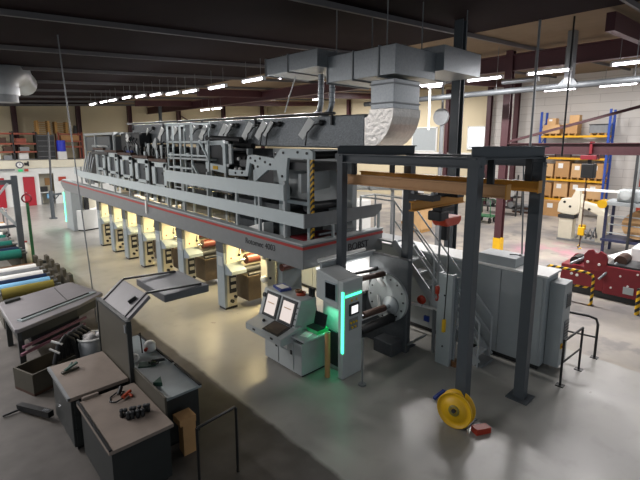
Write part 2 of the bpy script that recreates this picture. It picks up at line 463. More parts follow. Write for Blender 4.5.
Bq = [(9.05, 'lamp seen just right of the silver duct drop'), (6.95, 'long ceiling lamp left of the tall building column'), (4.95, 'ceiling lamp right of the tall building column, beside a grey pipe drop'), (2.75, 'ceiling lamp at the top right, nearest over the red machine'), (25.5, 'small distant ceiling lamp near the end wall, left of a pair'), (24.1, 'small distant ceiling lamp near the end wall, right of a pair')]
for y, l in Bq: dup(A0, (14 - 8.45, y - RA[0][0], 6.5 - RA[0][1]), l)['group'] = 'lamps over the far walkway'
for y, l in ((6.25, 'lamp hanging in front of the white block wall, left one'), (4.3, 'lamp hanging in front of the white block wall, right one'), (2.2, 'lamp hanging in front of the white block wall, outermost right')):
    dup(A0, (18.9 - 8.45, y - RA[0][0], 6.5 - RA[0][1]), l)['group'] = 'lamps before the block wall'
# unseen lamps added at the left to brighten the press boards
for x, y in ((-3, 2.5), (-3, 6), (-3, 9.5), (-3, 13), (-3, 16.5), (-3, 20), (-3, 24)):
    dup(A0, (x - 8.45, y - RA[0][0], 6.75 - RA[0][1]), 'unseen fluorescent lamp added over the workshop to brighten the press boards')['group'] = 'added workshop fill lamps'
for x, y in ((26, 4), (26, 9), (22, 1), (27, 17), (27, 21), (27, 25), (27, 29), (26, 34), (18, 33), (1, 36.5), (-1.5, 33), (-2, 29)):  # more lamps added to wash the far walls and bay floor
    dup(A0, (x - 8.45, y - RA[0][0], (8.25 if x > 20 else 7.6 if x > 10 else 6.7) - RA[0][1]), 'fluorescent lamp added over the far storage to brighten its walls')['group'] = 'added storage fill lamps'

for o in [o for o in bpy.data.objects if o.get('group') == 'added storage fill lamps']:
    for k in kids(o):
        if k.type == 'LIGHT':
            k.data = k.data.copy(); k.data.energy = PW * 1.8
for o in [o for o in bpy.data.objects if o.get('group') == 'added workshop fill lamps']:
    for k in kids(o):
        if k.type == 'LIGHT':
            k.data = k.data.copy(); k.data.energy = PW * (.15 if o.location.y < 8 else .7 if o.location.y < 11 else 2.4)
for o in [o for o in bpy.data.objects if o.get('category') == 'lamp']: o.location.z += .1
# ------------------------------------------------------------ press platform
PL = thing('press_platform', 'long grey press platform edge with a red stripe and lettering', 'platform', (5.45, 6.3, 2.0))
Z = lambda y, z: z + .011 * (y - 6.3)
def lng(b, x0, x1, y0, y1, z0, z1):          # long board that rises slightly with the press
    vs = []
    for x in (x0, x1):
        for y in (y0, y1):
            for z in (z0, z1): vs.append((x, y, Z(y, z)))
    return b.add(vs, [(0, 1, 3, 2), (4, 6, 7, 5), (0, 4, 5, 1), (2, 3, 7, 6), (0, 2, 6, 4), (1, 5, 7, 3)])
b = B()
lng(b, 5.45, 5.6, 6.3, 24.6, 1.99, 2.5)
b.add([(5.45, 24.6, Z(24.6, 2.5)), (5.45, 25.2, Z(25.2, 2.46)), (5.45, 25.35, Z(25.2, 2.3)), (5.45, 25.0, Z(25.2, 2.08)), (5.45, 24.6, Z(24.6, 1.99)),
       (5.6, 24.6, Z(24.6, 2.5)), (5.6, 25.2, Z(25.2, 2.46)), (5.6, 25.35, Z(25.2, 2.3)), (5.6, 25.0, Z(25.2, 2.08)), (5.6, 24.6, Z(24.6, 1.99))],
      [(0, 1, 2, 3, 4), (9, 8, 7, 6, 5), (0, 5, 6, 1), (1, 6, 7, 2), (2, 7, 8, 3), (3, 8, 9, 4)])
b.box(5.6, 8.0, 6.3, 6.45, 1.99, 2.5)
b.to('fascia', 'fascia', PL)
b = B(); lng(b, 5.438, 5.46, 6.29, 25.0, 2.40, 2.458); b.box(5.46, 8.01, 6.288, 6.298, 2.40, 2.458); b.to('stripe', 'red', PL)
b = B(); lng(b, 5.43, 5.64, 6.28, 24.9, 2.5, 2.53); b.box(5.64, 8.02, 6.28, 6.49, 2.5, 2.53); b.to('top_lip', 'unit', PL)
b = B(); lng(b, 5.6, 6.2, 6.45, 24.5, 2.2, 2.26); b.box(5.6, 8.0, 6.45, 7.1, 2.2, 2.26); b.to('walkway_deck', 'dark', PL)
b = B(); lng(b, 5.53, 5.56, 6.36, 21.9, 2.83, 3.12); b.to('lower_guard_board', 'plank', PL)
b = B(); lng(b, 5.53, 5.56, 7.0, 12.85, 3.33, 3.67); b.to('upper_guard_board', 'plank', PL)
B().prism([(5.53, 2.83), (7.75, 2.83), (8.0, 2.98), (8.0, 3.12), (5.53, 3.12)], 'y', 6.33, 6.36).to('end_guard_board', 'fascia', PL)
b = B(); b.add([(5.53, 21.9, 3.0), (5.53, 22.9, 3.12), (5.53, 22.9, 3.42), (5.53, 21.9, 3.29), (5.56, 21.9, 3.0), (5.56, 22.9, 3.12), (5.56, 22.9, 3.42), (5.56, 21.9, 3.29)],
               [(0, 1, 2, 3), (7, 6, 5, 4), (0, 4, 5, 1), (1, 5, 6, 2), (2, 6, 7, 3), (3, 7, 4, 0)]); b.to('guard_board_tail', 'plank', PL)
for y, z1 in ((7.03, 3.75), (7.95, 3.66), (8.9, 3.7), (10.3, 3.75), (11.7, 3.75), (12.8, 3.8), (14.4, 3.2), (16, 3.2), (17.6, 3.2), (19.2, 3.25), (20.8, 3.25), (22, 3.3)):
    B().box(5.56, 5.62, y - .03, y + .03, Z(y, 2.26), Z(y, z1) - .0).to('rail_post', 'unit', PL)
for x in (6.4, 7.3, 7.95):
    B().box(x - .025, x + .025, 6.36, 6.41, 2.26, 3.1).to('rail_post', 'unit', PL)
text('lettering', 'Rotomec 4003', (5.445, 8.37, 2.215), .195, 'text', (PI / 2, 0, -PI / 2), PL)
text('maker_lettering', 'BOBST', (6.78, 6.293, 2.16), .235, 'text', (PI / 2, 0, 0), PL, .006)
b = B(); 
b.box(5.39, 5.44, 14.1, 14.2, 2.25, 2.68); b.to('sensor_box', 'white', PL)

# ------------------------------------------------------------ print units
def print_unit(Y, label):
    r = thing('print_unit', label, 'print unit', (5.75, Y, 0), 'print units under the platform')
    x0 = 5.73
    B().box(x0 + .02, x0 + .4, Y + .02, Y + .34, 0, .06).to('plinth', 'black', r)
    B().box(x0, x0 + .08, Y, Y + .38, .06, 2.02).to('operator_column', 'bluegrey', r, .01)
    B().box(x0 + .08, x0 + .4, Y + .02, Y + .37, .06, 1.15).to('column', 'cream', r, .008)
    B().box(x0 + .08, x0 + .55, Y - .02, Y + .37, 1.22, 2.0).to('upper_panel', 'cream', r, .008)
    B().prism([(Y - .02, 1.32), (Y - .34, 1.16), (Y - .34, 1.06), (Y, 1.0), (Y + .05, 1.3)], 'x', x0 + .03, x0 + .5).to('sloped_shelf', 'bluegrey', r, .008)
    B().box(x0 + .16, x0 + .38, Y + .005, Y + .03, .45, .95).to('access_recess', 'dark', r)
    b = B()
    for z in (.58, .78): b.box(x0 + .2, x0 + .35, Y - .02, Y + .01, z, z + .1)
    b.to('valve_block', 'cream', r)
    b = B()
    b.cyl((x0 + .22, Y - .05, .22), (x0 + .22, Y + .02, .22), .05, n=10); b.cyl((x0 + .33, Y - .05, .33), (x0 + .33, Y + .02, .33), .04, n=10)
    b.to('valve', 'black', r)
    b = B()
    b.cyl((x0 + .47, Y - .05, 1.5), (x0 + .47, Y - .02, 1.5), .035, n=8); b.bar((x0 + .44, Y - .06, 1.5), (x0 + .47, Y - .06, 1.68), .02, .02)
    b.to('clamp_lever', 'black', r)
    b = B(); b.box(x0 + .2, x0 + .24, Y - .025, Y - .018, 1.42, 1.47); b.to('push_button', 'red', r)
    B().box(x0 - .012, x0 + .0, Y + .05, Y + .3, 1.25, 1.5).to('label_plate', 'unit', r)
    B().box(x0 - .008, x0 + .06, Y - .008, Y + .385, 1.62, 2.0).to('dark_cover', 'hood', r)
    # cross members between the operator side and the drive side
    B().box(7.5, 7.75, Y - .05, Y + .7, 0, 2.1).to('drive_side_frame', 'cream', r)
    B().cyl((6.3, Y - .2, 1.4), (7.5, Y - .2, 1.4), .14).cyl((6.3, Y + .15, 1.62), (7.5, Y + .15, 1.62), .08).to('impression_roller', 'roller', r)
    B().cyl((6.12, Y - .2, 1.4), (6.31, Y - .2, 1.4), .05).to('roller_shaft', 'chrome', r)
    B().cyl((6.25, Y - .2, 1.1), (7.5, Y - .2, 1.1), .1).cyl((6.25, Y - .4, 1.0), (7.5, Y - .4, 1.0), .045).to('print_cylinder', 'dark', r)
    B().box(6.3, 7.5, Y - .3, Y + .35, .2, .9).to('ink_pan', 'pan', r, .01)
    B().box(6.37, 7.6, Y + .42, Y + .5, .9, 2.0).to('web_guard', 'cream', r)
    B().box(5.9, 7.3, Y - .76, Y - .68, 1.95, 1.99).to('work_lamp', 'warm', r)
    area('work_glow', (6.5, Y - .72, 1.93), 1.2, .1, WARM, (1, .8, .42), r)
    return r
WARM = 31
U0 = print_unit(20.24, 'grey print unit column, farthest along the row beside the end cabinet')
for y, l in ((18.65, 'grey print unit column, second from the far end'), (17.1, 'grey print unit column, third from the far end'), (15.56, 'grey print unit column, fourth from the far end'),
             (13.97, 'grey print unit column, middle of the row above the folding booth'), (12.3, 'grey print unit column, second nearest, partly behind the hood slab'), (9.88, 'grey print unit column, nearest full unit under the lettering')):
    dup(U0, (0, y - 20.24, 0), l)
# last unit next to the control desk
r = thing('infeed_column', 'cream slotted machine column with round knobs behind the control desk', 'machine', (6.5, 9.0, 0))
B().box(6.42, 6.72, 8.85, 9.15, 0, 2.0).to('column', 'cream', r, .01)
b = B()
for z in (.7, 1.0, 1.5, 1.75): b.cyl((6.5, 8.82, z), (6.5, 8.86, z), .035, n=8)
b.to('hole_plug', 'black', r)
b = B()
for z in (.98, 1.62): b.lathe([(.02, 0), (.09, .03), (.1, .09), (.06, .12), (.0, .12)], (6.42, 8.95, z), (-1, -.4, 0), 12)
b.to('round_knob', 'white', r)
b = B(); b.box(6.72, 7.4, 8.6, 8.8, .4, 1.9); b.to('blue_grey_cover', 'bluegrey', r)
b = B(); b.cyl((6.7, 8.6, 1.3), (7.4, 8.6, 1.3), .1); b.to('guide_roller', 'roller', r)
area('work_glow', (6.9, 9.35, 1.93), .8, .12, WARM, (1, .79, .42), r)

# ------------------------------------------------------------ drying units above the platform
def drying_unit(Y, label):
    """white cut-out side frame in front of a dark hood; Y is the far end"""
    r = thing('drying_unit', label, 'dryer', (6.3, Y, 2.3), 'drying units on the platform')
    y0, y1 = Y - 1.3, Y
    z0, z1 = 2.45, 3.86
    b = B()
    b.box(6.26, 6.32, y0, y0 + .3, z0, z1); b.box(6.26, 6.32, y1 - .28, y1, z0, z1)
    b.box(6.26, 6.32, y0, y1, z1 - .16, z1 + .02); b.box(6.26, 6.32, y0, y1, 2.98, 3.1)
    b.to('side_frame', 'plank', r, .012)
    B().box(6.34, 6.4, y0 + .3, y1 - .28, 3.1, z1 - .16).to('window', 'hood', r)
    b = B()
    for k in range(3): b.cyl((6.33, y0 + .35 + .12 * k, 3.2 + .14 * k), (6.6, y0 + .35 + .12 * k, 3.2 + .14 * k), .05, n=10)
    b.to('guide_roller', 'black', r)
    B().box(6.4, 7.6, y0 + .05, y1 + .1, 2.4, 3.95).to('hood', 'hood', r)
    B().box(6.2, 7.6, y0 - .1, y1 + .08, 3.9, 4.0).to('top_beam', 'brown', r)
    b = B()
    b.cyl((6.45, y0 + .25, 2.75), (7.5, y0 + .25, 2.75), .09); b.to('web_roller', 'chrome', r)
    b = B(); b.cyl((6.22, y0 + .14, 3.6), (6.27, y0 + .14, 3.6), .04, n=8); b.cyl((6.22, y0 + .14, 3.05), (6.27, y0 + .14, 3.05), .03, n=8); b.to('bolt_head', 'black', r)
    b = B(); b.prism([(y0 + .45, 2.5), (y0 + .62, 2.5), (y0 + .58, 2.95), (y0 + .5, 2.95)], 'x', 6.28, 6.36); b.to('lit_web', 'paper', r)
    return r
D0 = drying_unit(22.05, 'white cut-out dryer frame on the platform, farthest of five')
for y, l in ((20.4, 'white cut-out dryer frame on the platform, second from the far end'), (18.8, 'white cut-out dryer frame on the platform, middle of five'),
             (17.2, 'white cut-out dryer frame on the platform, fourth from the far end'), (15.6, 'white cut-out dryer frame on the platform, nearest of five beside the scaffold')):
    dup(D0, (0, y - 22.05, .052 * (y - 15.6)), l)
D0.location.z += .052 * (22.05 - 15.6)
# dark dryer hoods behind the scaffold and frames
r = thing('dryer_bank', 'dark bank of dryer hoods and black rollers behind the white scaffold', 'dryer', (7, 11, 2.3))
B().box(6.75, 7.7, 10.1, 14.1, 2.3, 3.9).to('hood', 'dark', r, .02)
B().box(6.5, 6.75, 10.2, 13.9, 2.3, 2.75).to('lower_casing', 'hood', r, .02)
B().cyl((6.75, 10.4, 4.62), (6.75, 12.3, 4.7), .09).to('black_roller', 'rubber', r)
B().cyl((6.8, 9.9, 4.46), (6.8, 11.5, 4.52), .08).to('black_roller', 'rubber', r)
B().cyl((6.65, 9.9, 4.1), (6.65, 11.5, 4.12), .14).to('black_roller', 'rubber', r)
B().cyl((6.6, 9.9, 3.72), (6.6, 11.5, 3.74), .16).to('black_roller', 'rubber', r)
B().cyl((6.2, 10, 3.42), (6.2, 12.6, 3.46), .07).to('grey_roller', 'unit', r)
B().cyl((6.2, 10, 3.2), (6.2, 12.6, 3.22), .06).to('grey_roller', 'chrome', r)
b = B()
for y, z in ((10.1, 4.12), (10.25, 3.85), (10.05, 3.84), (11.2, 3.5)): b.ball((6.45, y, z), .055, 6)
b.to('lamp_bead', 'skin', r)
for y in (9.9, 11.9, 13.9):
    B().box(6.6, 6.75, y - .04, y + .04, 2.3, 4.4).to('upright', 'unit', r)
B().box(7.3, 7.4, 6.8, 14.2, 3.9, 4.4).to('rear_panel', 'hood', r)
r = thing('roller_gallery', 'cluttered gallery of dark web rollers with pale brackets below the foil duct', 'rollers', (6.8, 15, 4.0))
RR = random.Random(3)
for k in range(13):
    y = 14.35 + .38 * k if k < 9 else 11.0 + .7 * (k - 9); z = 4.12 + .12 * (k % 3) + (.06 if k % 2 else 0)
    B().cyl((6.5, y, z), (7.5, y, z + .01), .06 + .02 * (k % 2), n=12).to('web_roller', ('black', 'dark', 'chrome', 'dark')[k % 4], r)
    B().prism([(y - .05, 4.0), (y + .06, 4.0), (y + .09, z + .1), (y - .08, z + .12)], 'x', 6.44, 6.48).to('web_bracket', ('plank', 'cab', 'unit')[k % 3], r)
for k in range(8):
    y = 14.6 + .55 * k
    B().tube([(6.42, y, 4.05), (6.38, y + .12, 4.3), (6.5, y + .3, 4.42), (6.75, y + .34, 4.6)], .022, 6).to('cable', 'black', r)
for k in range(5):
    y = 14.5 + .95 * k
    B().bar((6.5, y, 4.05), (6.52, y + .25, 4.55), .05, .03).to('strut', ('plank', 'skin')[k % 2], r)
B().box(7.3, 7.4, 14.2, 19.3, 3.95, 4.4).to('rear_panel', 'hood', r)
B().box(6.7, 7.3, 14.3, 19, 3.98, 4.02).to('base_tray', 'dark', r)
# cream C-frame
r = thing('slitting_frame', 'cream C shaped frame with chamfered window beside the black rollers', 'machine frame', (6.3, 11.0, 3.4))
yy = (11.62, 10.55)
b = B()
b.prism([(11.6, 4.6), (10.62, 4.62), (10.48, 4.5), (10.48, 3.72), (10.62, 3.72), (10.62, 4.42), (10.72, 4.5), (11.46, 4.48), (11.46, 3.98), (10.62, 3.92), (10.62, 3.72), (11.6, 3.8)], 'x', 6.26, 6.34)
b.to('frame', 'plank', r)
B().box(6.35, 6.42, 10.6, 11.5, 3.9, 4.5).to('window', 'dark', r)
B().box(6.28, 6.34, 10.2, 10.34, 3.9, 4.6).box(6.28, 6.34, 10.2, 10.5, 4.52, 4.6).box(6.28, 6.34, 10.2, 10.5, 3.9, 3.98).to('side_loop', 'unit', r)
B().box(6.24, 6.26, 10.9, 11.15, 3.8, 3.9).to('label_plate', 'yellow', r)
for y in (10.55, 11.5): B().box(6.27, 6.33, y - .05, y + .05, 2.3, 3.8).to('leg', 'unit', r)
# scaffold of white tube frames
r = thing('scaffold', 'tall white tubular scaffold with platform in front of the dark duct', 'scaffold', (6.1, 13.2, 2.3))
for y in (12.1, 12.85, 13.35, 13.75):
    B().box(6.07, 6.12, y - .028, y + .028, 2.4, 5.12).to('upright', 'plank', r)
for y in (12.1, 13.75):
    B().box(6.67, 6.72, y - .028, y + .028, 2.4, 5.12).to('upright', 'plank', r)
for z in (5.12, 4.58, 4.18, 3.78): B().box(6.07, 6.12, 12.05, 13.8, z - .025, z + .025).to('cross_rail', 'plank', r)
for z in (4.58, 4.18): B().box(6.07, 6.12, 11.1, 12.05, z - .025, z + .025).to('cross_rail', 'plank', r)
B().box(6.07, 6.72, 12.08, 12.12, 5.09, 5.14).box(6.07, 6.72, 13.73, 13.77, 5.09, 5.14).to('end_rail', 'plank', r)
B().box(6.07, 6.72, 11.1, 13.8, 4.05, 4.1).to('platform_board', 'unit', r)
B().box(6.07, 6.12, 11.08, 11.13, 3.0, 4.62).to('upright', 'plank', r)
b = B()
for k in range(6): b.box(6.05, 6.1, 12.87, 13.33, 2.7 + .22 * k, 2.73 + .22 * k)
b.to('ladder_rung', 'plank', r)
for a in ((11.1, 4.1, 11.6, 4.62), (11.3, 3.2, 12.05, 3.9)):
    B().bar((6.08, a[0], a[1]), (6.08, a[2], a[3]), .05, .05).to('diagonal_strut', 'plank', r)
# white contoured side plate near the end of the platform
r = thing('unwind_frame', 'white contoured machine side plate with bolt holes and tall legs', 'machine frame', (6.1, 8., 2.3))
pts = [(9.95, 3.86), (9.15, 3.86), (9.05, 4.24), (8.85, 4.27), (7.95, 4.2), (7.72, 4.42), (6.72, 4.42), (6.62, 4.36), (6.62, 4.2), (7.45, 4.22), (7.5, 3.95), (7.52, 3.55), (7.76, 3.55), (7.85, 3.92), (8.2, 3.92), (8.72, 3.62), (8.76, 4.02), (8.95, 4.06), (9.05, 3.72), (9.95, 3.7)]
B().prism(pts, 'x', 6.02, 6.1).to('side_plate', 'plank', r, .008)
b = B()
for y, z in ((9.6, 3.78), (9.3, 3.8), (8.9, 4.18), (8.7, 4.12), (8.5, 4.18), (8.3, 4.1), (8.1, 4.05), (7.9, 4.3), (7.6, 4.33), (7.1, 4.35), (6.8, 4.33), (8.6, 3.98), (7.65, 3.8)): b.cyl((6.0, y, z), (6.03, y, z), .03, n=8)
b.to('bolt_hole', 'black', r)
B().box(6.02, 6.1, 8.72, 8.8, 2.3, 3.9).to('leg', 'plank', r)
B().box(6.0, 6.12, 7.5, 7.76, 2.3, 3.6).to('leg', 'plank', r)
B().box(6.02, 6.08, 6.72, 6.8, 2.3, 4.22).to('leg', 'plank', r)
B().box(6.02, 6.07, 6.62, 6.7, 2.27, 4.2).to('hazard_post', 'haz2', r)
B().box(6.03, 6.09, 6.76, 7.5, 3.2, 3.28).to('cross_rail', 'plank', r)
B().box(6.15, 7.2, 6.75, 9.6, 3.95, 4.12).to('upper_casing', 'dark', r)
B().prism([(6.2, 3.42), (7.1, 3.5), (7.1, 3.92), (6.2, 3.86)], 'y', 7.2, 7.3).to('web_panel', 'unit', r)
B().cyl((6.12, 7.0, 4.28), (7.3, 7.0, 4.28), .09).to('guide_roller', 'rubber', r)
B().cyl((6.12, 6.95, 3.15), (7.3, 6.95, 3.15), .1).cyl((6.12, 7.5, 2.9), (7.3, 7.5, 2.9), .12).to('guide_roller', 'dark', r)
B().box(6.2, 7.6, 7.6, 10, 2.3, 3.1).to('lower_casing', 'hood', r)
B().cyl((6.3, 8.9, 3.3), (7.2, 8.9, 3.3), .14).to('dark_roll', 'dark', r)
B().box(7.25, 7.4, 6.6, 9.6, 2.3, 4.4).to('drive_side_plate', 'unit', r)
b = B()
for z in (2.55, 2.75): b.box(6.2, 7.3, 6.6, 6.66, z, z + .04)
b.to('grating', 'steel', r)
B().box(6.1, 7.3, 6.7, 7.5, 2.36, 2.42).to('red_tray', 'redmach', r)
B().prism([(8.0, 2.3), (8.9, 2.3), (8.9, 2.45), (8.0, 2.72)], 'x', 5.72, 6.0).to('lit_web', 'paper', r)

# ------------------------------------------------------------ far end equipment
r = thing('far_rewinder', 'grey boxy machine with sloping sheet cover at the far end of the platform', 'machine', (6.3, 22.5, 2.4))
B().box(6.3, 7.4, 20.0, 23.5, 4.15, 4.85).to('cover', 'hood', r, .03)
B().box(6.25, 7.4, 19.3, 23.6, 4.9, 5.0).to('top_frame', 'unit', r)
for y in (19.4, 21.9, 23.5): B().box(6.25, 6.32, y - .05, y + .05, 2.5, 4.95).to('upright', 'unit', r)
B().cyl((6.35, 20.2, 4.1), (6.35, 22.5, 4.1), .12).to('roller', 'dark', r)
B().cyl((6.35, 20.2, 4.4), (6.35, 22.5, 4.42), .08).to('roller', 'steel', r)
B().box(6.5, 7.3, 22.6, 24, 2.6, 4.1).to('lower_casing', 'dark', r)
b = B()
for k in range(5): b.tube([(6.2, 22.4 + .3 * k, 2.6), (6.15, 22.5 + .3 * k, 3.2), (6.3, 22.4 + .3 * k, 3.9 + .1 * (k % 3))], .035, 6)
b.to('hose', 'steel', r)
r = thing('camera_head', 'black and blue machine head with round white disc near the duct end', 'machine', (6.6, 17.8, 4.0))
B().box(6.5, 6.95, 17.2, 19.2, 4.0, 4.95).to('body', 'dark', r, .03)
B().cyl((6.4, 18.2, 4.76), (6.5, 18.2, 4.76), .17, n=20).to('disc', 'skin', r)
B().box(6.44, 6.5, 17.9, 18.5, 4.05, 4.25).to('blue_cover', 'bluebox', r)
B().box(6.5, 6.75, 16.5, 16.8, 4.0, 4.4).to('tan_cover', 'olive', r)
B().prism([(15.8, 4.0), (16.1, 4.0), (16.0, 4.5), (15.7, 4.75), (15.6, 4.7)], 'x', 6.5, 6.56).to('pale_guard', 'unit', r)
b = B()
for k in range(4): b.tube([(6.6, 17.3 + .3 * k, 4.3), (6.4, 17.4 + .3 * k, 4.6 + .05 * k), (6.7, 17.5 + .3 * k, 4.95)], .03, 6)
b.to('cable_loop', 'black', r)

# ------------------------------------------------------------ exhaust duct with dampers
r = thing('exhaust_duct', 'long foil clad exhaust duct running above the press to a curved elbow', 'duct', (7.4, 12, 4.3))
b = B(); 
zt = lambda y: .011 * (y - 6)
def run(b, x0, x1, y0, y1, z0, z1):
    vs = [(x, y, z + zt(y)) for x in (x0, x1) for y in (y0, y1) for z in (z0, z1)]
    return b.add(vs, [(0, 1, 3, 2), (4, 6, 7, 5), (0, 4, 5, 1), (2, 3, 7, 6), (0, 2, 6, 4), (1, 5, 7, 3)])
run(b, 7.0, 7.95, 6.05, 19.2, 4.38, 5.12)
b.to('horizontal_run', 'duct', r, .03)
b = B()
cy, cz = 6.05, 5.2          # elbow turns from horizontal to vertical
N = 8
outer = [(cy - .75 * math.sin(t * PI / 2 / N), cz - .82 * math.cos(t * PI / 2 / N)) for t in range(N + 1)]
inner = [(cy - .13 * math.sin(t * PI / 2 / N), cz - .16 * math.cos(t * PI / 2 / N)) for t in range(N + 1)]
b.prism(outer + inner[::-1], 'x', 7.0, 7.95)
b.to('elbow', 'foil', r)
B().box(7.03, 7.92, 5.32, 5.92, 5.2, 5.78).to('drop', 'steel', r, .01)
b = B()
for z in (5.3, 5.68): b.box(7.01, 7.94, 5.3, 5.94, z, z + .03)
b.to('flange', 'tank', r)
b = B(); b.tube([(6.95, 6.9, 5.17), (6.95, 19.6, 5.32)], .035); b.to('top_pipe', 'black', r)
b = B()
for y in (7, 10, 13, 16, 19): b.box(6.93, 6.99, y - .02, y + .02, 4.9 + zt(y), 5.15 + zt(y))
b.to('pipe_bracket', 'dark', r)
for i, y in enumerate((7.42, 9.0, 9.25, 9.9, 11.0, 11.2, 12.4, 13.2, 14.5, 15.6, 17.0)):
    fl = B().prism([(y, 5.0), (y + .4, 4.58), (y + .58, 4.7), (y + .2, 5.1)] if i % 3 != 1 else [(y, 5.02), (y + .34, 4.66), (y + .44, 4.72), (y + .1, 5.08)], 'x', 6.8, 6.82)
    fl.to('damper_flap', 'white', r)
    B().tube([(6.97, y - .2, 4.98 + zt(y)), (6.85, y + .05, 4.93), (6.8, y + .25, 4.75), (6.82, y + .34, 4.45)], .016, 6).to('damper_hose', 'black', r)
    B().lathe([(0, 0), (.07, 0), (.07, .05), (.03, .08), (0, .08)], (6.98, y - .08, 4.96 + zt(y)), (-1, 0, 0), 12).to('damper_hub', 'black', r)
# plenum under the roof
r = thing('ceiling_plenum', 'big rectangular galvanised duct hung below the roof above the elbow', 'duct', (8, 7, 5.8))
B().box(6.9, 8.3, 5.2, 7.1, 5.79, 6.35).to('main_box', 'steel', r, .01)
B().box(8.3, 9.9, 5.0, 7.2, 5.98, 6.5).to('side_box', 'steel', r, .01)
B().box(6.6, 8.0, 7.1, 9.0, 6.12, 6.5).to('branch', 'steel', r, .01)
b = B()
for y in (5.6, 6.3, 7.07): b.box(6.88, 8.32, y, y + .03, 5.76, 6.37)
for y in (8.1, 8.97): b.box(6.58, 8.02, y, y + .03, 6.1, 6.52)
b.box(8.28, 9.92, 5.9, 5.93, 5.96, 6.52)
b.to('flange', 'tank', r)
b = B()
for x, y in ((7, 5.5), (8.2, 5.5), (7, 6.9), (8.2, 6.9), (9.7, 5.3)): b.cyl((x, y, 6.3), (x, y, ROOF(x) - .1), .012, n=6)
b.to('hanger_rod', 'tank', r)
r = thing('spiral_pipe', 'left one of two thin silver spiral pipes beside the duct elbow', 'pipe', (7.3, 7.75, 5.0))
pp = [(7.3, 7.72, 6.09), (7.3, 7.72, 5.4), (7.3, 7.78, 5.22), (7.3, 7.95, 5.12), (7.3, 8.1, 5.1)]
B().tube(pp, .07, 10).to('pipe', 'steel', r)
b = B()
for k in range(6): b.lathe([(.074, 0), (.078, .01), (.074, .02)], (7.3, 7.72, 5.4 + .11 * k))
b.to('seam_ring', 'tank', r)
dup(r, (0.02, -.36, 0), 'right one of two thin silver spiral pipes beside the duct elbow')
tag(B().tube([(7.2, 9.0, 5.25), (7.2, 8.8, 5.65), (7.2, 8.55, 6.1)], .015, 6).to('hanging_cable', 'white'), 'thin white cable slanting up from the duct to the ceiling lamps', 'cable')

# ------------------------------------------------------------ end cabinet at the far left
r = thing('end_cabinet', 'pale grey floor cabinet with green light strip at the far end of the press', 'cabinet', (6.5, 25, 0))
B().box(5.72, 6.25, 24.75, 26.1, 0, 2.1).to('tall_case', 'cabgrey', r, .04)
B().prism([(5.9, 24.75), (6.1, 24.45), (7.3, 24.75), (7.6, 25.3), (7.6, 26), (5.9, 26)], 'z', .06, 1.1).to('low_case', 'white', r, .03)
B().prism([(5.9, 24.8), (6.1, 24.5), (7.3, 24.8), (7.6, 25.3), (7.6, 26), (5.9, 26)], 'z', 0, .06).to('plinth', 'black', r)
B().prism([(6.3, 24.95), (7.4, 25.2), (7.4, 26), (6.3, 26)], 'z', 1.1, 1.98).to('back_case', 'cream', r)
B().box(6.32, 6.5, 24.6, 24.9, 1.1, 1.75).to('control_screen', 'dark', r)
B().box(5.69, 5.73, 26.05, 26.14, .35, 1.95).to('light_strip', 'led', r)
area('strip_glow', (5.67, 26.1, 1.15), 1.5, .05, 5, (.25, 1, .65), r, (0, PI / 2, 0))

for o in bpy.data.objects:
    if o.name in ('exhaust_duct',): o.location.z += .04
    if o.name in ('ceiling_plenum', 'spiral_pipe', 'spiral_pipe.001', 'hanging_cable'): o.location.z += .09
# ------------------------------------------------------------ unwinder at the front of the press
r = thing('unwinder_cabinet', 'light grey control pillar with hatch window and glowing green strip', 'cabinet', (5.78, 5.57, 0))
B().box(5.5, 6.05, 5.2, 5.34, 0, 1.98).to('front_column', 'unit', r, .02)
B().prism([(5.34, 1.4), (5.96, 1.5), (5.96, 2.06), (5.85, 2.08), (5.34, 1.98)], 'x', 5.5, 6.05).to('hatch_housing', 'unit', r, .02)
B().box(5.485, 5.51, 5.37, 5.7, 1.54, 1.91).to('hatch_frame', 'bluegrey', r, .01)
B().box(5.478, 5.49, 5.4, 5.67, 1.57, 1.88).to('hatch_pane', 'glass', r)
B().box(5.7, 6.05, 5.34, 5.96, 0, 1.42).to('recess_wall', 'unit', r)
B().box(5.66, 5.71, 5.38, 5.94, .1, .82).to('recess_door', 'dark', r)
B().box(5.48, 5.515, 5.19, 5.235, .55, 1.78).to('light_strip', 'led', r)
B().box(5.55, 6.0, 5.185, 5.21, 1.66, 1.70).to('light_strip', 'led', r)
B().box(5.66, 5.92, 5.17, 5.2, 1.27, 1.5).to('display_bezel', 'dark', r)
B().box(5.7, 5.88, 5.165, 5.172, 1.31, 1.46).to('display', 'display', r)
b = B()
for k, (x, z) in enumerate(((5.7, 1.12), (5.78, 1.12), (5.86, 1.12), (5.74, 1.02), (5.83, 1.02))): b.cyl((x, 5.17, z), (x, 5.2, z), .022, n=8)
b.to('push_button', 'yellow', r)
B().prism([(5.7, 1.55), (5.76, 1.55), (5.73, 1.6)], 'y', 5.19, 5.198).prism([(5.84, 1.55), (5.9, 1.55), (5.87, 1.6)], 'y', 5.19, 5.198).to('warning_sign', 'yellow', r)
B().box(5.66, 5.92, 5.195, 5.2, .97, 1.2).to('button_plate', 'tank', r)
area('recess_glow', (5.6, 5.62, 1.39), .05, .4, 1.6, (.1, 1, .5), r, (0, 0, 0), math.radians(95))
r = thing('unwinder', 'open reel unwinder with round grey turret plate and dark rolls', 'machine', (6.9, 5.6, 0))
b = B(); b.cyl((7.2, 5.5, 1.17), (7.28, 5.5, 1.17), .53, n=40); b.to('turret_plate', 'unit', r, .01)
b = B()
for k in range(14):
    a = 2 * PI * k / 14
    b.cyl((7.19, 5.5 + .45 * math.cos(a), 1.17 + .45 * math.sin(a)), (7.21, 5.5 + .45 * math.cos(a), 1.17 + .45 * math.sin(a)), .022, n=8)
b.to('turret_hole', 'black', r)
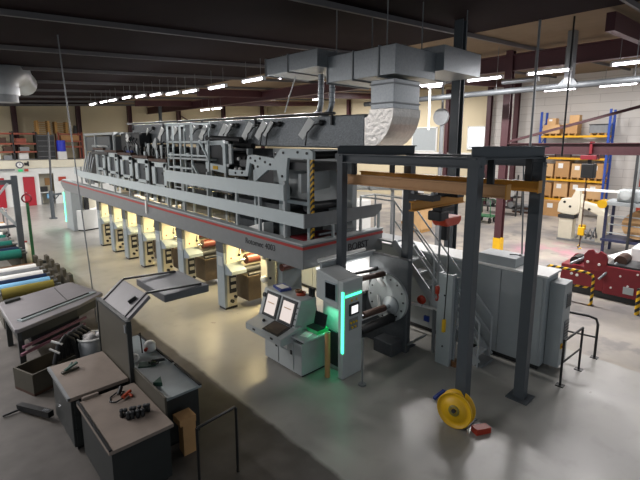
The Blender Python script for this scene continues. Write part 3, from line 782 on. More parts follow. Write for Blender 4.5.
B().lathe([(0, 0), (.2, 0), (.2, .06), (.13, .08), (.1, .14), (0, .14)], (7.2, 5.36, 1.05), (-1, 0, 0), 24).to('hub', 'cabgrey', r)
b = B(); b.tube([(7.15, 5.7, 1.2), (7.1, 5.62, 1.0), (7.1, 5.7, .85)], .03, 6); b.tube([(7.15, 5.55, 1.45), (7.05, 5.6, 1.6), (7.1, 5.7, 1.65)], .05, 8); b.to('gripper_arm', 'white', r)
B().cyl((6.08, 5.32, 1.1), (7.2, 5.32, 1.06), .045).to('reel_shaft', 'chrome', r)
B().cyl((6.2, 5.32, 1.095), (6.9, 5.32, 1.07), .07).to('core', 'brown', r)
B().cyl((6.08, 5.3, .8), (7.15, 5.3, .78), .1).to('dark_roll', 'black', r)
B().cyl((6.08, 5.55, 1.8), (7.15, 5.55, 1.72), .06).to('nip_roller', 'brown', r)
B().cyl((6.26, 5.75, 1.86), (7.15, 5.75, 1.8), .05).to('nip_roller', 'rubber', r)
B().prism([(5.95, 1.3), (7.25, 1.2), (7.25, 2.0), (5.95, 1.95)], 'y', 6.05, 6.12).to('white_web', 'paper', r)
B().cyl((6.05, 5.45, .96), (7.15, 5.45, .94), .05).to('idler_roller', 'skin', r)
B().box(5.7, 7.4, 5.99, 6.07, 2.02, 2.14).to('top_bar', 'cabgrey', r, .01)
B().cyl((5.75, 6.16, 2.16), (7.2, 6.16, 2.16), .04).to('top_roller', 'skin', r)
B().box(7.28, 7.42, 5.0, 6.2, 0, 2.1).to('side_frame', 'hood', r, .02)
B().box(7.42, 7.8, 5.42, 6.25, 0, 1.6).to('drive_casing', 'hood', r, .02)
B().box(6.1, 7.28, 6.15, 6.25, 0, 1.1).to('back_guard', 'hood', r)
B().box(6.9, 7.28, 5.1, 5.6, 0, .3).to('base_casing', 'hood', r, .02)
B().box(5.7, 7.2, 6.1, 6.18, 1.98, 2.02).to('work_lamp', 'display', r)
area('work_glow', (6.5, 5.75, 1.95), 1., .1, 16, (1, .97, .95), r, (math.radians(25), 0, 0))
B().box(7.3, 8.0, 4.95, 4.99, .2, .24).to('foot_rail', 'steel', r)
r = thing('support_stand', 'thin grey stand with round foot in front of the control pillar', 'stand', (5.65, 4.83, 0))
B().cyl((5.65, 4.83, 0), (5.65, 4.83, .03), .075).to('foot', 'tank', r)
B().cyl((5.65, 4.83, .03), (5.65, 4.83, .95), .018, n=8).to('pole', 'tank', r)
r = thing('cardboard_tube', 'upright cardboard tube standing between desk and control pillar', 'tube', (5.38, 5.5, 0))
B().cyl((5.38, 5.5, 0), (5.38, 5.5, .92), .055, n=20).to('tube_wall', 'card', r)
B().cyl((5.38, 5.5, .915), (5.38, 5.5, .922), .042, n=16).to('bore', 'brown', r)

# ------------------------------------------------------------ control desk
r = thing('control_desk', 'pale grey press control desk with two lit sloping screens', 'desk', (5.3, 6.5, 0))
B().box(4.95, 5.72, 5.78, 6.98, .05, .7).to('base_cabinet', 'unit', r, .01)
B().box(5.0, 5.7, 5.82, 6.95, 0, .05).to('plinth', 'black', r)
for y0, y1 in ((6.02, 6.47), (6.5, 6.95)):
    d = B().box(4.935, 4.95, y0, y1, .1, .66).to('cabinet_door', 'unit', r, .004)
    B().box(4.915, 4.936, y0 + .03, y0 + .07, .42, .5).to('latch', 'black', d)
B().prism([(4.66, .66), (5.2, .66), (5.2, .92), (5.06, .9), (4.66, .8)], 'y', 6.05, 7.26).to('sloped_desk', 'unit', r, .012)
b = B()
for y in (6.35, 6.95): b.box(4.65, 4.662, y - .04, y + .04, .72, .76)
b.to('drawer_pull', 'black', r)
T = lambda u, y, d=0.: (4.66 + .40 * u - d * .24, y, .8 + .1 * u + d * .97)
def slab(y0, y1, u0, u1, d0, d1, P):
    b = B()
    vs = [P(u, y, d) for u in (u0, u1) for y in (y0, y1) for d in (d0, d1)]
    return b.add(vs, [(0, 1, 3, 2), (4, 6, 7, 5), (0, 4, 5, 1), (2, 3, 7, 6), (0, 2, 6, 4), (1, 5, 7, 3)])
slab(6.2, 6.72, .1, .92, 0, .012, T).to('keyboard_frame', 'cab', r)
slab(6.25, 6.67, .18, .86, .012, .018, T).to('keyboard', 'pan', r)
b = B(); b.ball(T(.6, 6.92, .02), .035, 6); b.to('trackball', 'black', r)
B().prism([(5.05, .86), (5.24, 1.42), (5.66, 1.42), (5.72, .7), (5.05, .7)], 'y', 6.12, 7.34).to('monitor_bank', 'unit', r, .02)
S = lambda u, y, d=0.: (5.05 + .19 * u - d * .947, y, .86 + .56 * u + d * .321)
for y0, y1, nm in ((6.2, 6.66, 0), (6.74, 7.2, 1)):
    f = slab(y0, y1, .06, .94, 0, .022, S).to('screen_bezel', 'dark', r)
    slab(y0 + .06, y1 - .06, .16, .84, .022, .027, S).to('screen', 'screen', f)
    b = slab(y0 + .12, y1 - .12, .55 if nm else .6, .58 if nm else .63, .027, .029, S)
    b.to('screen_line', 'tan', f)
b = B()
b.cyl(S(.75, 7.27, 0), S(.75, 7.27, .03), .05, n=12)
for k in range(4): b.cyl(S(.15 + .2 * k, 6.16, 0), S(.15 + .2 * k, 6.16, .015), .016, n=8)
b.to('push_button', 'black', r)
B().box(4.92, 5.62, 5.66, 6.1, .78, .82).to('side_shelf', 'unit', r, .006)
B().box(5.0, 5.6, 5.8, 6.0, .7, .78).to('shelf_bracket', 'dark', r)
def item(b, name, m, label, cat, group=None, **k): return tag(b.to(name, m, **k), label, cat, group)
item(B().box(4.928, 4.934, 6.2, 6.42, .48, .66), 'paper_sheet', 'paper', 'white paper sheet taped to the front of the control desk', 'paper')
b = B(); 
def rot(x, y, a): return Matrix.Translation((x, y, 0)) @ Matrix.Rotation(a, 4, 'Z')
b.T = rot(5.18, 5.88, .3); b.box(-.12, .12, -.09, .09, .82, .824); item(b, 'paper_sheet', 'paper', 'white paper sheets lying on the side shelf of the desk', 'paper')
r = thing('laptop', 'open black laptop on the green lit side shelf', 'laptop', (5.44, 5.84, .82))
B().box(5.3, 5.5, 5.7, 6.03, .9, .92).to('keyboard_base', 'black', r)
B().prism([(5.5, .92), (5.56, 1.17), (5.575, 1.17), (5.515, .92)], 'y', 5.7, 6.03).to('screen_lid', 'glass', r)
item(B().box(5.3, 5.6, 5.7, 6.02, .822, .9), 'equipment_box', 'greenlit', 'low box under the laptop, coloured as if lit green', 'box')
b = B(); b.T = rot(5.46, 7.0, -.25); b.box(-.13, .13, -.2, .2, 1.42, 1.47)
item(b, 'folder_box', 'bluebox', 'dark blue folder box on top of the desk screens', 'box')
b = B(); b.T = rot(5.46, 6.98, -.1); b.box(-.1, .08, -.13, .13, 1.47, 1.478)
item(b, 'paper_sheet', 'paper', 'white sheet lying on the dark blue folder box', 'paper')
r = thing('tape_roll', 'small heap of red and brown tape on the desk top, beside the black handset', 'tape', (5.5, 6.42, 1.42))
B().lathe([(.07, 0), (.1, 0), (.1, .06), (.07, .06), (.07, 0)], (5.5, 6.42, 1.42)).to('roll', 'toolred', r)
B().lathe([(.04, 0), (.07, 0), (.07, .05), (.04, .05), (.04, 0)], (5.46, 6.45, 1.48)).to('small_roll', 'copper', r)
r = thing('handset', 'black handset in holder above the laptop', 'phone', (5.6, 6.2, 1.42))
B().box(5.56, 5.63, 6.12, 6.26, 1.42, 1.6).to('holder', 'black', r, .01)
B().box(5.53, 5.57, 6.17, 6.22, 1.46, 1.62).to('receiver', 'dark', r)
b = B()
for k in range(4): b.ball((5.05 + .1 * k, 5.78, .74), .04, 6)

# ------------------------------------------------------------ gantry crane
P1, P2, P3, P4 = V((6.145, 5.88, 0)), V((7.6, 5.28, 0)), V((6.05, 3.0, 0)), V((7.43, 2.6, 0))
r = thing('gantry_frame', 'dark grey steel gantry of four posts and top beams at the press end', 'gantry', (6.8, 4.1, 0))
for p, wd in ((P1, .15), (P2, .18), (P3, .18), (P4, .18)):
    c = B().box(p.x - wd / 2, p.x + wd / 2, p.y - wd / 2, p.y + wd / 2, .02, 4.24).to('post', 'gantry', r, .004)
    B().box(p.x - .19, p.x + .19, p.y - .19, p.y + .19, 0, .02).to('base_plate', 'gantry', c)
up = lambda p, z: V((p.x, p.y, z))
def ext(a, b_, e): d = (b_ - a).normalized(); return a - d * e, b_ + d * e
for a, b_, z, h in ((P3, P1, 4.25, .17), (P4, P2, 4.25, .17), (P1, P2, 4.4, .2), (P3, P4, 4.4, .2)):
    p, q = ext(a, b_, .1)
    B().hbeam(up(p, z), up(q, z), .16, h, .02).to('top_beam', 'gantry', r)
tr = B()
for q in (P3, P1): tr.box(q.x - .1, q.x + .1, q.y - .1, q.y + .1, 4.22, 4.34)
tr.to('cap_plate', 'gantry', r)
def runway(x0, y0, x1, y1, z, h, label, m, m2, ts):
    r = thing('runway_beam', label, 'beam', ((x0 + x1) / 2, (y0 + y1) / 2, z))
    B().hbeam((x0, y0, z), (x1, y1, z), .12, h, .025).to('rail', m, r)
    b = B()
    for t in ts: 
        c = V((x0, y0, 0)).lerp(V((x1, y1, 0)), t); b.box(c.x - .03, c.x + .03, c.y - .05, c.y + .05, z + h / 2, 4.3)
    b.to('hanger', 'black', r)
    e = V((x1 - x0, y1 - y0, 0)).normalized() * .01
    B().bar((x0 - e.x, y0 - e.y, z), (x0 + e.x, y0 + e.y, z), .15, h + .03).to('end_stop', m2, r)
runway(6.35, 2.62, 6.4, 5.95, 3.82, .2, 'faded orange crane runway beam, nearer of two under the gantry', 'tan', 'orange', (.085, .95))
runway(7.2, 2.48, 7.2, 6.3, 3.85, .17, 'bright orange crane runway beam, farther of two under the gantry', 'orange', 'orange', (.05, .775))
r = thing('crane_bridge', 'short orange crane bridge hung below the two runway beams', 'beam', (6.8, 4.1, 3.4))
B().hbeam((6.0, 4.1, 3.48), (7.75, 4.1, 3.48), .1, .17, .02).to('girder', 'orange', r)
for x in (6.38, 7.2): B().box(x - .12, x + .12, 3.85, 4.35, 3.56, 3.66).to('end_carriage', 'black', r)
b = B()
for x in (6.38, 7.2):
    for y in (3.9, 4.3): b.cyl((x - .06, y, 3.68), (x + .06, y, 3.68), .035, n=10)
b.to('wheel', 'tank', r)
r = thing('chain_hoist', 'red and black electric chain hoist hanging from the orange bridge', 'hoist', (6.5, 3.72, 3.1))
B().box(6.3, 6.75, 3.62, 3.82, 3.4, 3.5).to('trolley', 'black', r, .01)
B().box(6.2, 6.5, 3.58, 3.86, 3.26, 3.44).to('motor_cover', 'black', r, .03)
B().prism([(6.35, 3.22), (6.45, 3.13), (6.85, 3.13), (6.95, 3.2), (6.95, 3.3), (6.35, 3.3)], 'y', 3.57, 3.87).to('body', 'hoist', r, .03)
B().box(6.52, 6.66, 3.64, 3.8, 2.85, 3.14).to('chain_bag', 'black', r, .02)
b = B()
for x in (6.42, 6.46): b.cyl((x, 3.72, 1.95), (x, 3.72, 3.15), .012, n=6)
b.to('chain', 'tank', r)
B().lathe([(0, 0), (.04, .01), (.045, .14), (.02, .18), (0, .18)], (6.44, 3.72, 1.8)).to('hook_block', 'hred', r)
B().tube([(6.44, 3.72, 1.8), (6.48, 3.72, 1.74), (6.46, 3.72, 1.67), (6.41, 3.72, 1.68), (6.4, 3.72, 1.72)], .016, 6).to('hook', 'hred', r)
B().tube([(6.75, 3.72, 3.15), (6.76, 3.7, 2.2), (6.74, 3.72, 1.2)], .012, 6).to('pendant_cable', 'black', r)
B().box(6.7, 6.78, 3.69, 3.75, .93, 1.2).to('pendant_control', 'yellow', r, .015)
r.location = r.location + V((.52, .38, -.12))

# grey guide post by the stairs
r = thing('guide_post', 'pale grey channel post standing on the floor in front of the stairs', 'post', (7.52, 4.2, 0))
B().box(7.45, 7.5, 4.06, 4.38, 0, 1.95).box(7.5, 7.62, 4.06, 4.1, 0, 1.95).box(7.5, 7.62, 4.34, 4.38, 0, 1.95).to('channel', 'cabgrey', r)
b = B()
for z in (.4, .95, 1.5): b.cyl((7.44, 4.22, z), (7.46, 4.22, z), .02, n=8)
b.to('bolt', 'black', r)
B().box(7.55, 7.6, 4.0, 4.06, .05, 1.9).to('guide_rail', 'chrome', r)
B().cyl((7.6, 4.0, 0), (7.6, 4.0, .12), .09, n=12).to('foot', 'copper', r)
r = thing('valve_pipe', 'horizontal pipe with a red hand wheel behind the grey guide post', 'pipe', (7.75, 5.0, .8))
B().tube([(7.7, 5.24, 1.0), (7.78, 4.7, 1.0), (7.78, 4.5, 1.0)], .035, 8).to('pipe', 'skin', r)
B().cyl((7.68, 5.26, 1.0), (7.72, 5.2, 1.0), .08, n=14).to('flange', 'cabgrey', r)
B().lathe([(0, 0), (.1, 0), (.1, .03), (0, .03)], (7.7, 4.92, 1.16), (-1, -.2, 0), 14).to('hand_wheel', 'hred', r)
B().cyl((7.72, 4.92, 1.0), (7.72, 4.92, 1.14), .015, n=6).to('stem', 'tank', r)
B().box(7.74, 7.8, 4.6, 4.66, 0, 1.0).to('stand', 'tank', r)
B().box(7.68, 7.73, 4.72, 4.84, .7, .82).to('blue_clip', 'bluebox', r)

# ------------------------------------------------------------ stairs
M['stair'] = mat('stair aluminium', 'b4b9bb', .4, .25, .1)
r = thing('staircase', 'silver metal staircase with open treads and tubular handrails', 'staircase', (8.15, 4.7, 0))
Y0, Y1, ZT = 3.65, 5.85, 2.28
for x in (7.86, 8.42): B().bar((x, Y0, .08), (x, Y1, ZT), .03, .18).to('stringer', 'stair', r)
for k in range(9):
    t = (k + .7) / 9.3
    y = Y0 + (Y1 - Y0) * t; z = .02 + ZT * t
    B().box(7.88, 8.40, y - .11, y + .11, z - .015, z + .015).to('tread', 'stair', r)
for x in (7.86, 8.42):
    B().tube([(x, Y0, .95), (x, Y1, ZT + .95), (x, 6.9, ZT + .97)], .022, 8).to('handrail', 'stair', r)
    B().tube([(x, Y0, .55), (x, Y1, ZT + .52)], .018, 8).to('mid_rail', 'stair', r)
    for t in (0, .5, 1.):
        y = Y0 + (Y1 - Y0) * t; z = ZT * t
        B().cyl((x, y, z if t else 0), (x, y, z + .95), .02, n=8).to('handrail_post', 'stair', r)
B().box(7.86, 8.5, 5.85, 6.95, ZT - .04, ZT).to('landing', 'stair', r)
for x, y in ((7.88, 6.9), (8.45, 6.9)):
    B().cyl((x, y, 0), (x, y, ZT + .97), .025, n=8).to('landing_post', 'stair', r)
B().tube([(7.88, 6.92, ZT + .97), (8.45, 6.92, ZT + .97)], .02).tube([(7.88, 6.92, ZT + .5), (8.45, 6.92, ZT + .5)], .018).to('landing_rail', 'stair', r)
B().box(7.9, 8.38, 3.55, 3.8, .0, .06).to('foot_plate', 'tank', r)

# ------------------------------------------------------------ grey cabinets
r = thing('electrical_cabinet', 'long row of tall grey electrical cabinets with one flat top', 'cabinet', (8.95, 6.5, 0))
B().box(8.62, 9.28, 2.72, 11.2, .1, 1.96).to('carcass', 'cabgrey', r, .01)
B().box(8.66, 9.24, 2.78, 11.1, 0, .1).to('plinth', 'black', r)
B().box(8.58, 9.32, 2.68, 11.25, 1.96, 2.0).to('lit_top_sheet', 'white', r, .005)  # lamp light on the top painted in as white
for k in range(10):
    y = 2.76 + k * .84
    B().box(8.6, 8.625, y + .01, y + .83, .14, 1.93).to('cabinet_door', 'cabgrey', r, .004)
r = thing('air_conditioner', 'slim grey cooling unit with two grilles on the end of the cabinets', 'cooling unit', (9.05, 2.6, .1))
B().box(8.82, 9.26, 2.44, 2.715, .1, 1.84).to('case', 'cabgrey', r, .012)
for z0, z1 in ((.62, 1.05), (1.32, 1.62)):
    g = B().box(8.98, 9.22, 2.425, 2.445, z0, z1).to('grille', 'tank', r)
    b = B()
    for k in range(6): b.box(8.99, 9.21, 2.418, 2.428, z0 + .03 + k * (z1 - z0 - .05) / 6, z0 + .05 + k * (z1 - z0 - .05) / 6)
    b.to('louvre', 'dark', g)
B().box(8.86, 8.94, 2.42, 2.44, .5, .6).to('switch_plate', 'yellow', r)
B().cyl((8.9, 2.40, .55), (8.9, 2.43, .55), .025, n=10).to('switch_knob', 'red', r)
r = thing('cable_box', 'low grey box with a cable, lying on top of the cabinets', 'box', (9.0, 3.75, 2.0))
B().box(8.68, 9.24, 3.36, 4.16, 2.0, 2.2).to('case', 'cabgrey', r, .008)
B().tube([(8.95, 3.6, 2.21), (8.9, 3.45, 2.24), (9.0, 3.38, 2.21), (9.1, 3.45, 2.21)], .012, 6).to('cable_tail', 'black', r)
tag(B().tube([(9.3, 3.6, 4.1), (9.32, 3.55, 3.2), (9.27, 3.5, 2.6), (9.2, 3.45, 2.2)], .018, 6).tube([(9.3, 3.6, 4.1), (7.4, 2.75, 4.2)], .012, 6).to('power_cable', 'tank'), 'grey power cable looping down from the gantry to the cable box', 'cable')

# ------------------------------------------------------------ guard rails on the floor
def guard(name, label, pts, posts, m, mid, r0=.022):
    r = thing(name, label, 'guard rail', (posts[0][0], posts[0][1], 0))
    B().tube(pts, r0, 8).to('top_rail', m, r)
    B().tube(mid, r0 * .8, 8).to('mid_rail', m, r)
    for x, y, z in posts:
        c = B().cyl((x, y, 0), (x, y, z), r0, n=10).to('rail_post', m, r)
        B().box(x - .07, x + .07, y - .07, y + .07, 0, .012).to('foot_plate', m, c)
guard('guard_rail', 'black floor rail with flat sloping top near the cooling unit', [(8.38, 2.24, .9), (9.3, 2.19, .9)], [(8.38, 2.24, .9), (9.3, 2.19, .9)], 'black', [(8.38, 2.24, .46), (9.3, 2.19, .46)])
guard('guard_rail', 'black floor rail with bent corner at the edge of the bare concrete', [(9.75, 3.9, .9), (9.95, 2.9, .9), (10.06, 2.3, .9), (10.1, 2.16, .86), (10.1, 2.12, .75), (10.1, 2.12, .1)], [(10.1, 2.12, .75), (9.75, 3.9, .9)], 'black', [(9.75, 3.9, .46), (10.1, 2.12, .46)], .026)
guard('guard_rail', 'yellow and black striped rail before the dark red machine', [(13.5, 4.33, .88), (13.5, 4.28, .93), (13.5, 3.3, .93), (13.5, 3.15, .88), (13.5, 3.11, .78)], [(13.5, 4.33, .9), (13.5, 3.11, .8)], 'haz', [(13.5, 4.33, .45), (13.5, 3.11, .5)], .04)
r = thing('bollard', 'yellow and black bollard post in front of the dark red machine', 'bollard', (13.6, 2.05, 0))
B().cyl((13.6, 2.05, 0), (13.6, 2.05, .7), .06, n=14).to('post', 'haz', r)
B().cyl((13.6, 2.05, .7), (13.6, 2.05, .73), .062, n=14).to('cap', 'black', r)

# ------------------------------------------------------------ dark red machine
r = thing('reel_stand', 'dark red heavy reel stand with upright cheeks and many bolt holes', 'machine', (15, 2.8, 0))
B().box(14.3, 15.4, .6, 3.05, .18, 1.02).to('body', 'redmach', r, .02)
B().box(14.32, 15.2, 3.05, 4.22, .22, .86).to('low_body', 'redmach', r, .02)
B().box(14.4, 15.3, .7, 4.1, 0, .2).to('plinth', 'dark', r)
ck = [(3.58, .8), (3.62, 1.25), (3.52, 1.4), (3.4, 1.43), (3.34, 1.34), (3.26, 1.34), (3.2, 1.42), (3.05, 1.34), (3.0, 1.2), (3.02, .8)]
B().prism(ck, 'x', 14.3, 14.4).to('cheek', 'redmach', r, .01)
B().prism([(y + .55, z - .35) for y, z in ck], 'x', 15.1, 15.2).to('cheek', 'redmach', r, .01)
b = B()
for k in range(12): b.cyl((14.27, 2.85 - .2 * k, .4 + .13 * ((k * 3) % 5)), (14.31, 2.85 - .2 * k, .4 + .13 * ((k * 3) % 5)), .028, n=8)
for y, z in ((3.5, 1.05), (3.2, 1.02), (3.9, .6), (3.75, .58)): b.cyl((14.27, y, z), (14.31, y, z), .04, n=8)
b.to('bolt_cap', 'skin', r)
B().cyl((14.25, 3.95, .9), (14.5, 3.35, 1.33), .04).to('pivot_arm', 'steel', r)
B().cyl((14.2, 3.15, .6), (14.5, 2.8, 1.12), .035).to('pivot_arm', 'steel', r)
B().box(14.28, 14.31, 2.3, 2.55, .3, .5).to('name_plate', 'unit', r)
B().box(14.35, 15.3, 2.0, 3.0, 1.02, 1.08).to('dark_top', 'dark', r)
B().cyl((14.5, 3.9, .95), (15.1, 3.9, .95), .14, n=16).to('black_roll', 'black', r)
B().cyl((14.6, 2.75, 1.15), (15.2, 2.75, 1.15), .16, n=16).to('brown_roll', 'brown', r)
r = thing('white_casing', 'white boxy machine casing with long white plank behind the red stand', 'machine', (16.3, 2.5, 0))
B().box(15.8, 16.8, 1.6, 2.75, 0, 1.35).to('casing', 'white', r, .02)
B().bar((15.7, 3.2, .95), (17.2, 1.4, 1.75), .5, .06).to('long_plank', 'white', r)

# ------------------------------------------------------------ cream winding machine in the far bay
r = thing('winding_machine', 'cream winding machine with big angled arms and two pedestals', 'machine', (22.5, 6, 0))
B().box(22.2, 22.7, 6.3, 6.9, 0, 1.05).to('pedestal', 'cream', r, .03)
B().box(22.15, 22.75, 6.25, 6.95, 1.05, 1.2).to('dark_collar', 'dark', r)
B().box(22.3, 22.8, 4.95, 5.35, 0, 1.35).to('pedestal', 'cream', r, .03)
B().prism([(7.05, 1.3), (7.03, 1.7), (6.9, 1.95), (6.5, 2.0), (6.3, 2.45), (6.17, 2.45), (6.1, 1.9), (6.1, 1.35), (6.3, 1.2), (6.8, 1.22)], 'x', 22.3, 22.7).to('big_arm', 'cream', r, .04)
B().prism([(6.1, 1.9), (5.3, 1.72), (5.05, 1.45), (4.95, 1.3), (5.35, 1.3), (5.6, 1.4), (6.1, 1.6)], 'x', 22.35, 22.75).to('cross_arm', 'cream', r, .04)
B().box(22.4, 22.6, 6.0, 6.12, .1, 2.2).to('mast_plate', 'cream', r)
b = B()
for y, z in ((6.75, 1.8), (6.5, 1.6), (5.7, 1.55)): b.cyl((22.28, y, z), (22.32, y, z), .06, n=8)
b.to('bolt_cap', 'black', r)
b = B()
for k in range(4): b.tube([(22.2, 6.1 - .2 * k, .2), (22.0, 5.9 - .2 * k, .5 + .1 * k), (22.3, 5.6 - .1 * k, .3)], .05, 6)
b.to('hose', 'tank', r)
B().box(22.1, 23, 5.0, 6.9, 0, .08).to('base_frame', 'tank', r)
B().box(22.2, 22.5, 5.8, 6.05, .5, .8).to('motor', 'yellow', r, .03)
r = thing('roll_lifter', 'navy framed machine with beige roll and grey motor head at far right', 'machine', (20.8, 3.6, 0))
for x, y in ((20.5, 4.6), (20.5, 3.2), (21.6, 4.6), (21.6, 3.2)): B().box(x - .05, x + .05, y - .05, y + .05, 0, 2.1).to('leg', 'navy', r)
B().box(20.4, 21.7, 3.0, 4.7, 2.05, 2.2).to('top_table', 'cabgrey', r, .01)
B().box(20.4, 21.7, 3.1, 4.7, .55, .65).to('lower_shelf', 'navy', r)
B().cyl((20.6, 3.5, 1.3), (21.8, 3.5, 1.3), .55, n=28).to('beige_roll', 'card2', r)
B().box(20.5, 21.2, 3.4, 4.3, 2.2, 2.7).to('motor_head', 'cabgrey', r, .08)
B().cyl((20.45, 4.0, 2.5), (20.6, 4.0, 2.5), .2, n=16).to('round_cover', 'unit', r)
B().bar((20.4, 4.2, 2.62), (20.3, 5.75, 2.62), .1, .1).to('long_arm', 'white', r)
B().cyl((20.35, 4.75, 2.08), (20.7, 4.75, 2.08), .18, n=16).to('drum', 'yellow', r)
B().box(20.35, 20.45, 3.7, 3.78, 0, 4.4).to('guide_rail', 'dark', r)
b = B()
for k in range(3): b.box(20.48, 20.52, 3.3, 4.5, .9 + .35 * k, .94 + .35 * k)
b.to('cross_rail', 'cabgrey', r)
r = thing('chain_hoist', 'red trolley hoist with long chain hanging from the maroon crane beam', 'hoist', (17, 4.45, 1))
B().box(16.8, 17.2, 4.2, 4.7, 3.98, 4.14).to('trolley', 'redmach', r, .02)
B().box(16.85, 17.15, 4.38, 4.46, 4.14, 4.6).to('trolley_strap', 'redmach', r)
B().box(16.82, 17.18, 4.25, 4.65, 3.35, 3.85).to('motor_block', 'black', r, .03)
B().box(16.95, 17.05, 4.4, 4.5, 3.8, 4.0).to('hanger', 'dark', r)
B().cyl((17, 4.5, .9), (17, 4.5, 3.4), .02, n=6).to('chain', 'brown', r)
B().box(16.95, 17.05, 4.4, 4.6, 1.3, 1.6).to('hook_block', 'yellow', r, .02)
B().tube([(17, 4.5, .95), (17, 4.56, .88), (17, 4.5, .8), (17, 4.44, .85)], .025, 6).to('hook', 'haz', r)

# ------------------------------------------------------------ pallet rack on the right wall
RX, RY0, RY1 = 30.2, 7.05, 10.85
r = thing('pallet_rack', 'blue and yellow pallet rack against the white block wall', 'rack', (RX, 9, 0))
for x in (29.75, 30.65):
    for y in (RY0, RY1): B().box(x - .05, x + .05, y - .06, y + .06, 0, 6.5).to('upright', 'blue', r)
b = B()
for y in (RY0, RY1):
    for k in range(6):
        b.bar((29.75, y, .4 + k), (30.65, y, .9 + k), .04, .04)
b.to('frame_brace', 'blue', r)
TIER = (1.05, 2.3, 3.65, 5.0)
for z in TIER:
    for x in (29.75, 30.65): B().box(x - .04, x + .04, RY0, RY1, z - .12, z).to('load_beam', 'ryel', r)
pal = None
def pallet(x, y, z, label, group):
    global pal
    if pal:
        p = dup(pal, V((x, y, z)) - pal.location, label); p['group'] = group; return p
    p = thing('pallet', label, 'pallet', (x, y, z), group)
    b = B()
    for k in range(5): b.box(x - .4, x + .4, y - .45 + .2 * k, y - .35 + .2 * k, z + .11, z + .135)
    b.to('deck_board', 'wood', p)
    b = B()
    for i in (-.36, 0, .36): b.box(x - .4, x + .4, y + i - .05, y + i + .05, z + .02, z + .11)
    b.to('stringer', 'wood', p)
    b = B()
    for i in (-.36, 0, .36): b.box(x - .4 , x + .4, y + i - .05, y + i + .05, z, z + .02)
    b.to('foot_board', 'wood', p); pal = p; return p
def carton(x, y, z, wx, wy, h, m, label, group, tape=True):
    r = thing('carton', label, 'box', (x, y, z), group)
    B().box(x - wx / 2, x + wx / 2, y - wy / 2, y + wy / 2, z, z + h).to('carton_body', m, r, .01)
    if tape:
        B().box(x - wx / 2 - .008, x - wx / 2, y - .05, y + .28 * wy, z + h * .55, z + h * .85).to('label_sheet', 'paper', r)
    return r
names = {0: 'lowest shelf', 1: 'middle shelf', 2: 'third shelf', 3: 'top shelf'}
spots = ['leftmost', 'second from the left', 'second from the right', 'rightmost']
for t, hs in ((0, (.85, .95, .95, .9)), (1, (.8, 1., .85, .9))):
    for i, y in enumerate((10.35, 9.4, 8.45, 7.5)):
        pallet(30.2, y, TIER[t], f'wooden pallet on the {names[t]} of the blue rack, {spots[i]}', 'pallets on the blue rack')
        carton(30.2, y, TIER[t] + .135, .8, .82, hs[i], ('card', 'card2')[(i + t) % 2], f'brown carton on the {names[t]} of the blue rack, {spots[i]}', 'cartons on the blue rack')
for i, y in enumerate((10.3, 9.2, 7.6)):
    pallet(30.2, y, TIER[3], f'wooden pallet on the top shelf of the blue rack, {("leftmost", "middle", "rightmost")[i]}', 'pallets on the blue rack')
carton(30.2, 10.25, TIER[3] + .135, .8, 1.0, .55, 'card2', 'wide pale carton at the left end of the top shelf', 'cartons on the blue rack', False)
carton(30.2, 10.3, TIER[3] + .69, .6, .5, .4, 'card2', 'pale carton stacked on the wide one at the top left', 'cartons on the blue rack')
carton(30.2, 9.15, TIER[3] + .135, .8, .8, .6, 'card', 'brown carton in the middle of the top shelf', 'cartons on the blue rack', False)
carton(30.2, 9.0, TIER[3] + .74, .5, .55, .5, 'card2', 'open carton stacked highest, middle of the top shelf', 'cartons on the blue rack', False)
r = thing('stock_crate', 'dark grey crate at the right end of the top rack shelf', 'crate', (30.2, 7.6, TIER[3] + .135))
B().box(29.8, 30.6, 7.1, 8.1, TIER[3] + .135, TIER[3] + .6).to('crate_body', 'tank', r, .01)
B().box(29.78, 30.62, 7.08, 8.12, TIER[3] + .6, TIER[3] + .66).to('crate_rim', 'dark', r)
for i, y in enumerate((10.3, 9.4, 8.5, 7.6)):
    tag(B().box(29.8, 30.6, y - .42, y + .42, TIER[2], TIER[2] + .14).to('pallet', 'brown'), f'empty dark pallet on the third shelf of the blue rack, {spots[i]}', 'pallet', 'dark pallets on the third shelf')
    tag(B().box(29.8, 30.6, y - .4, y + .4, TIER[2] + .14, TIER[2] + .5).to('flat_carton', 'dark' if i % 2 else 'tank'), f'flat dark bundle on the third shelf of the blue rack, {spots[i]}', 'bundle', 'dark bundles on the third shelf')
carton(29.5, 9.55, 0, .9, 1., .95, 'card', 'brown carton standing on the floor under the blue rack', 'cartons on the floor')
r = thing('pallet_stack', 'low heap of dark pallets on the floor left of the blue rack', 'pallets', (29.2, 11.4, 0))
for k in range(4): B().box(28.8, 29.6, 10.9, 11.9, .14 * k, .14 * k + .1).to('flat_pallet', 'tank' if k % 2 else 'brown', r)
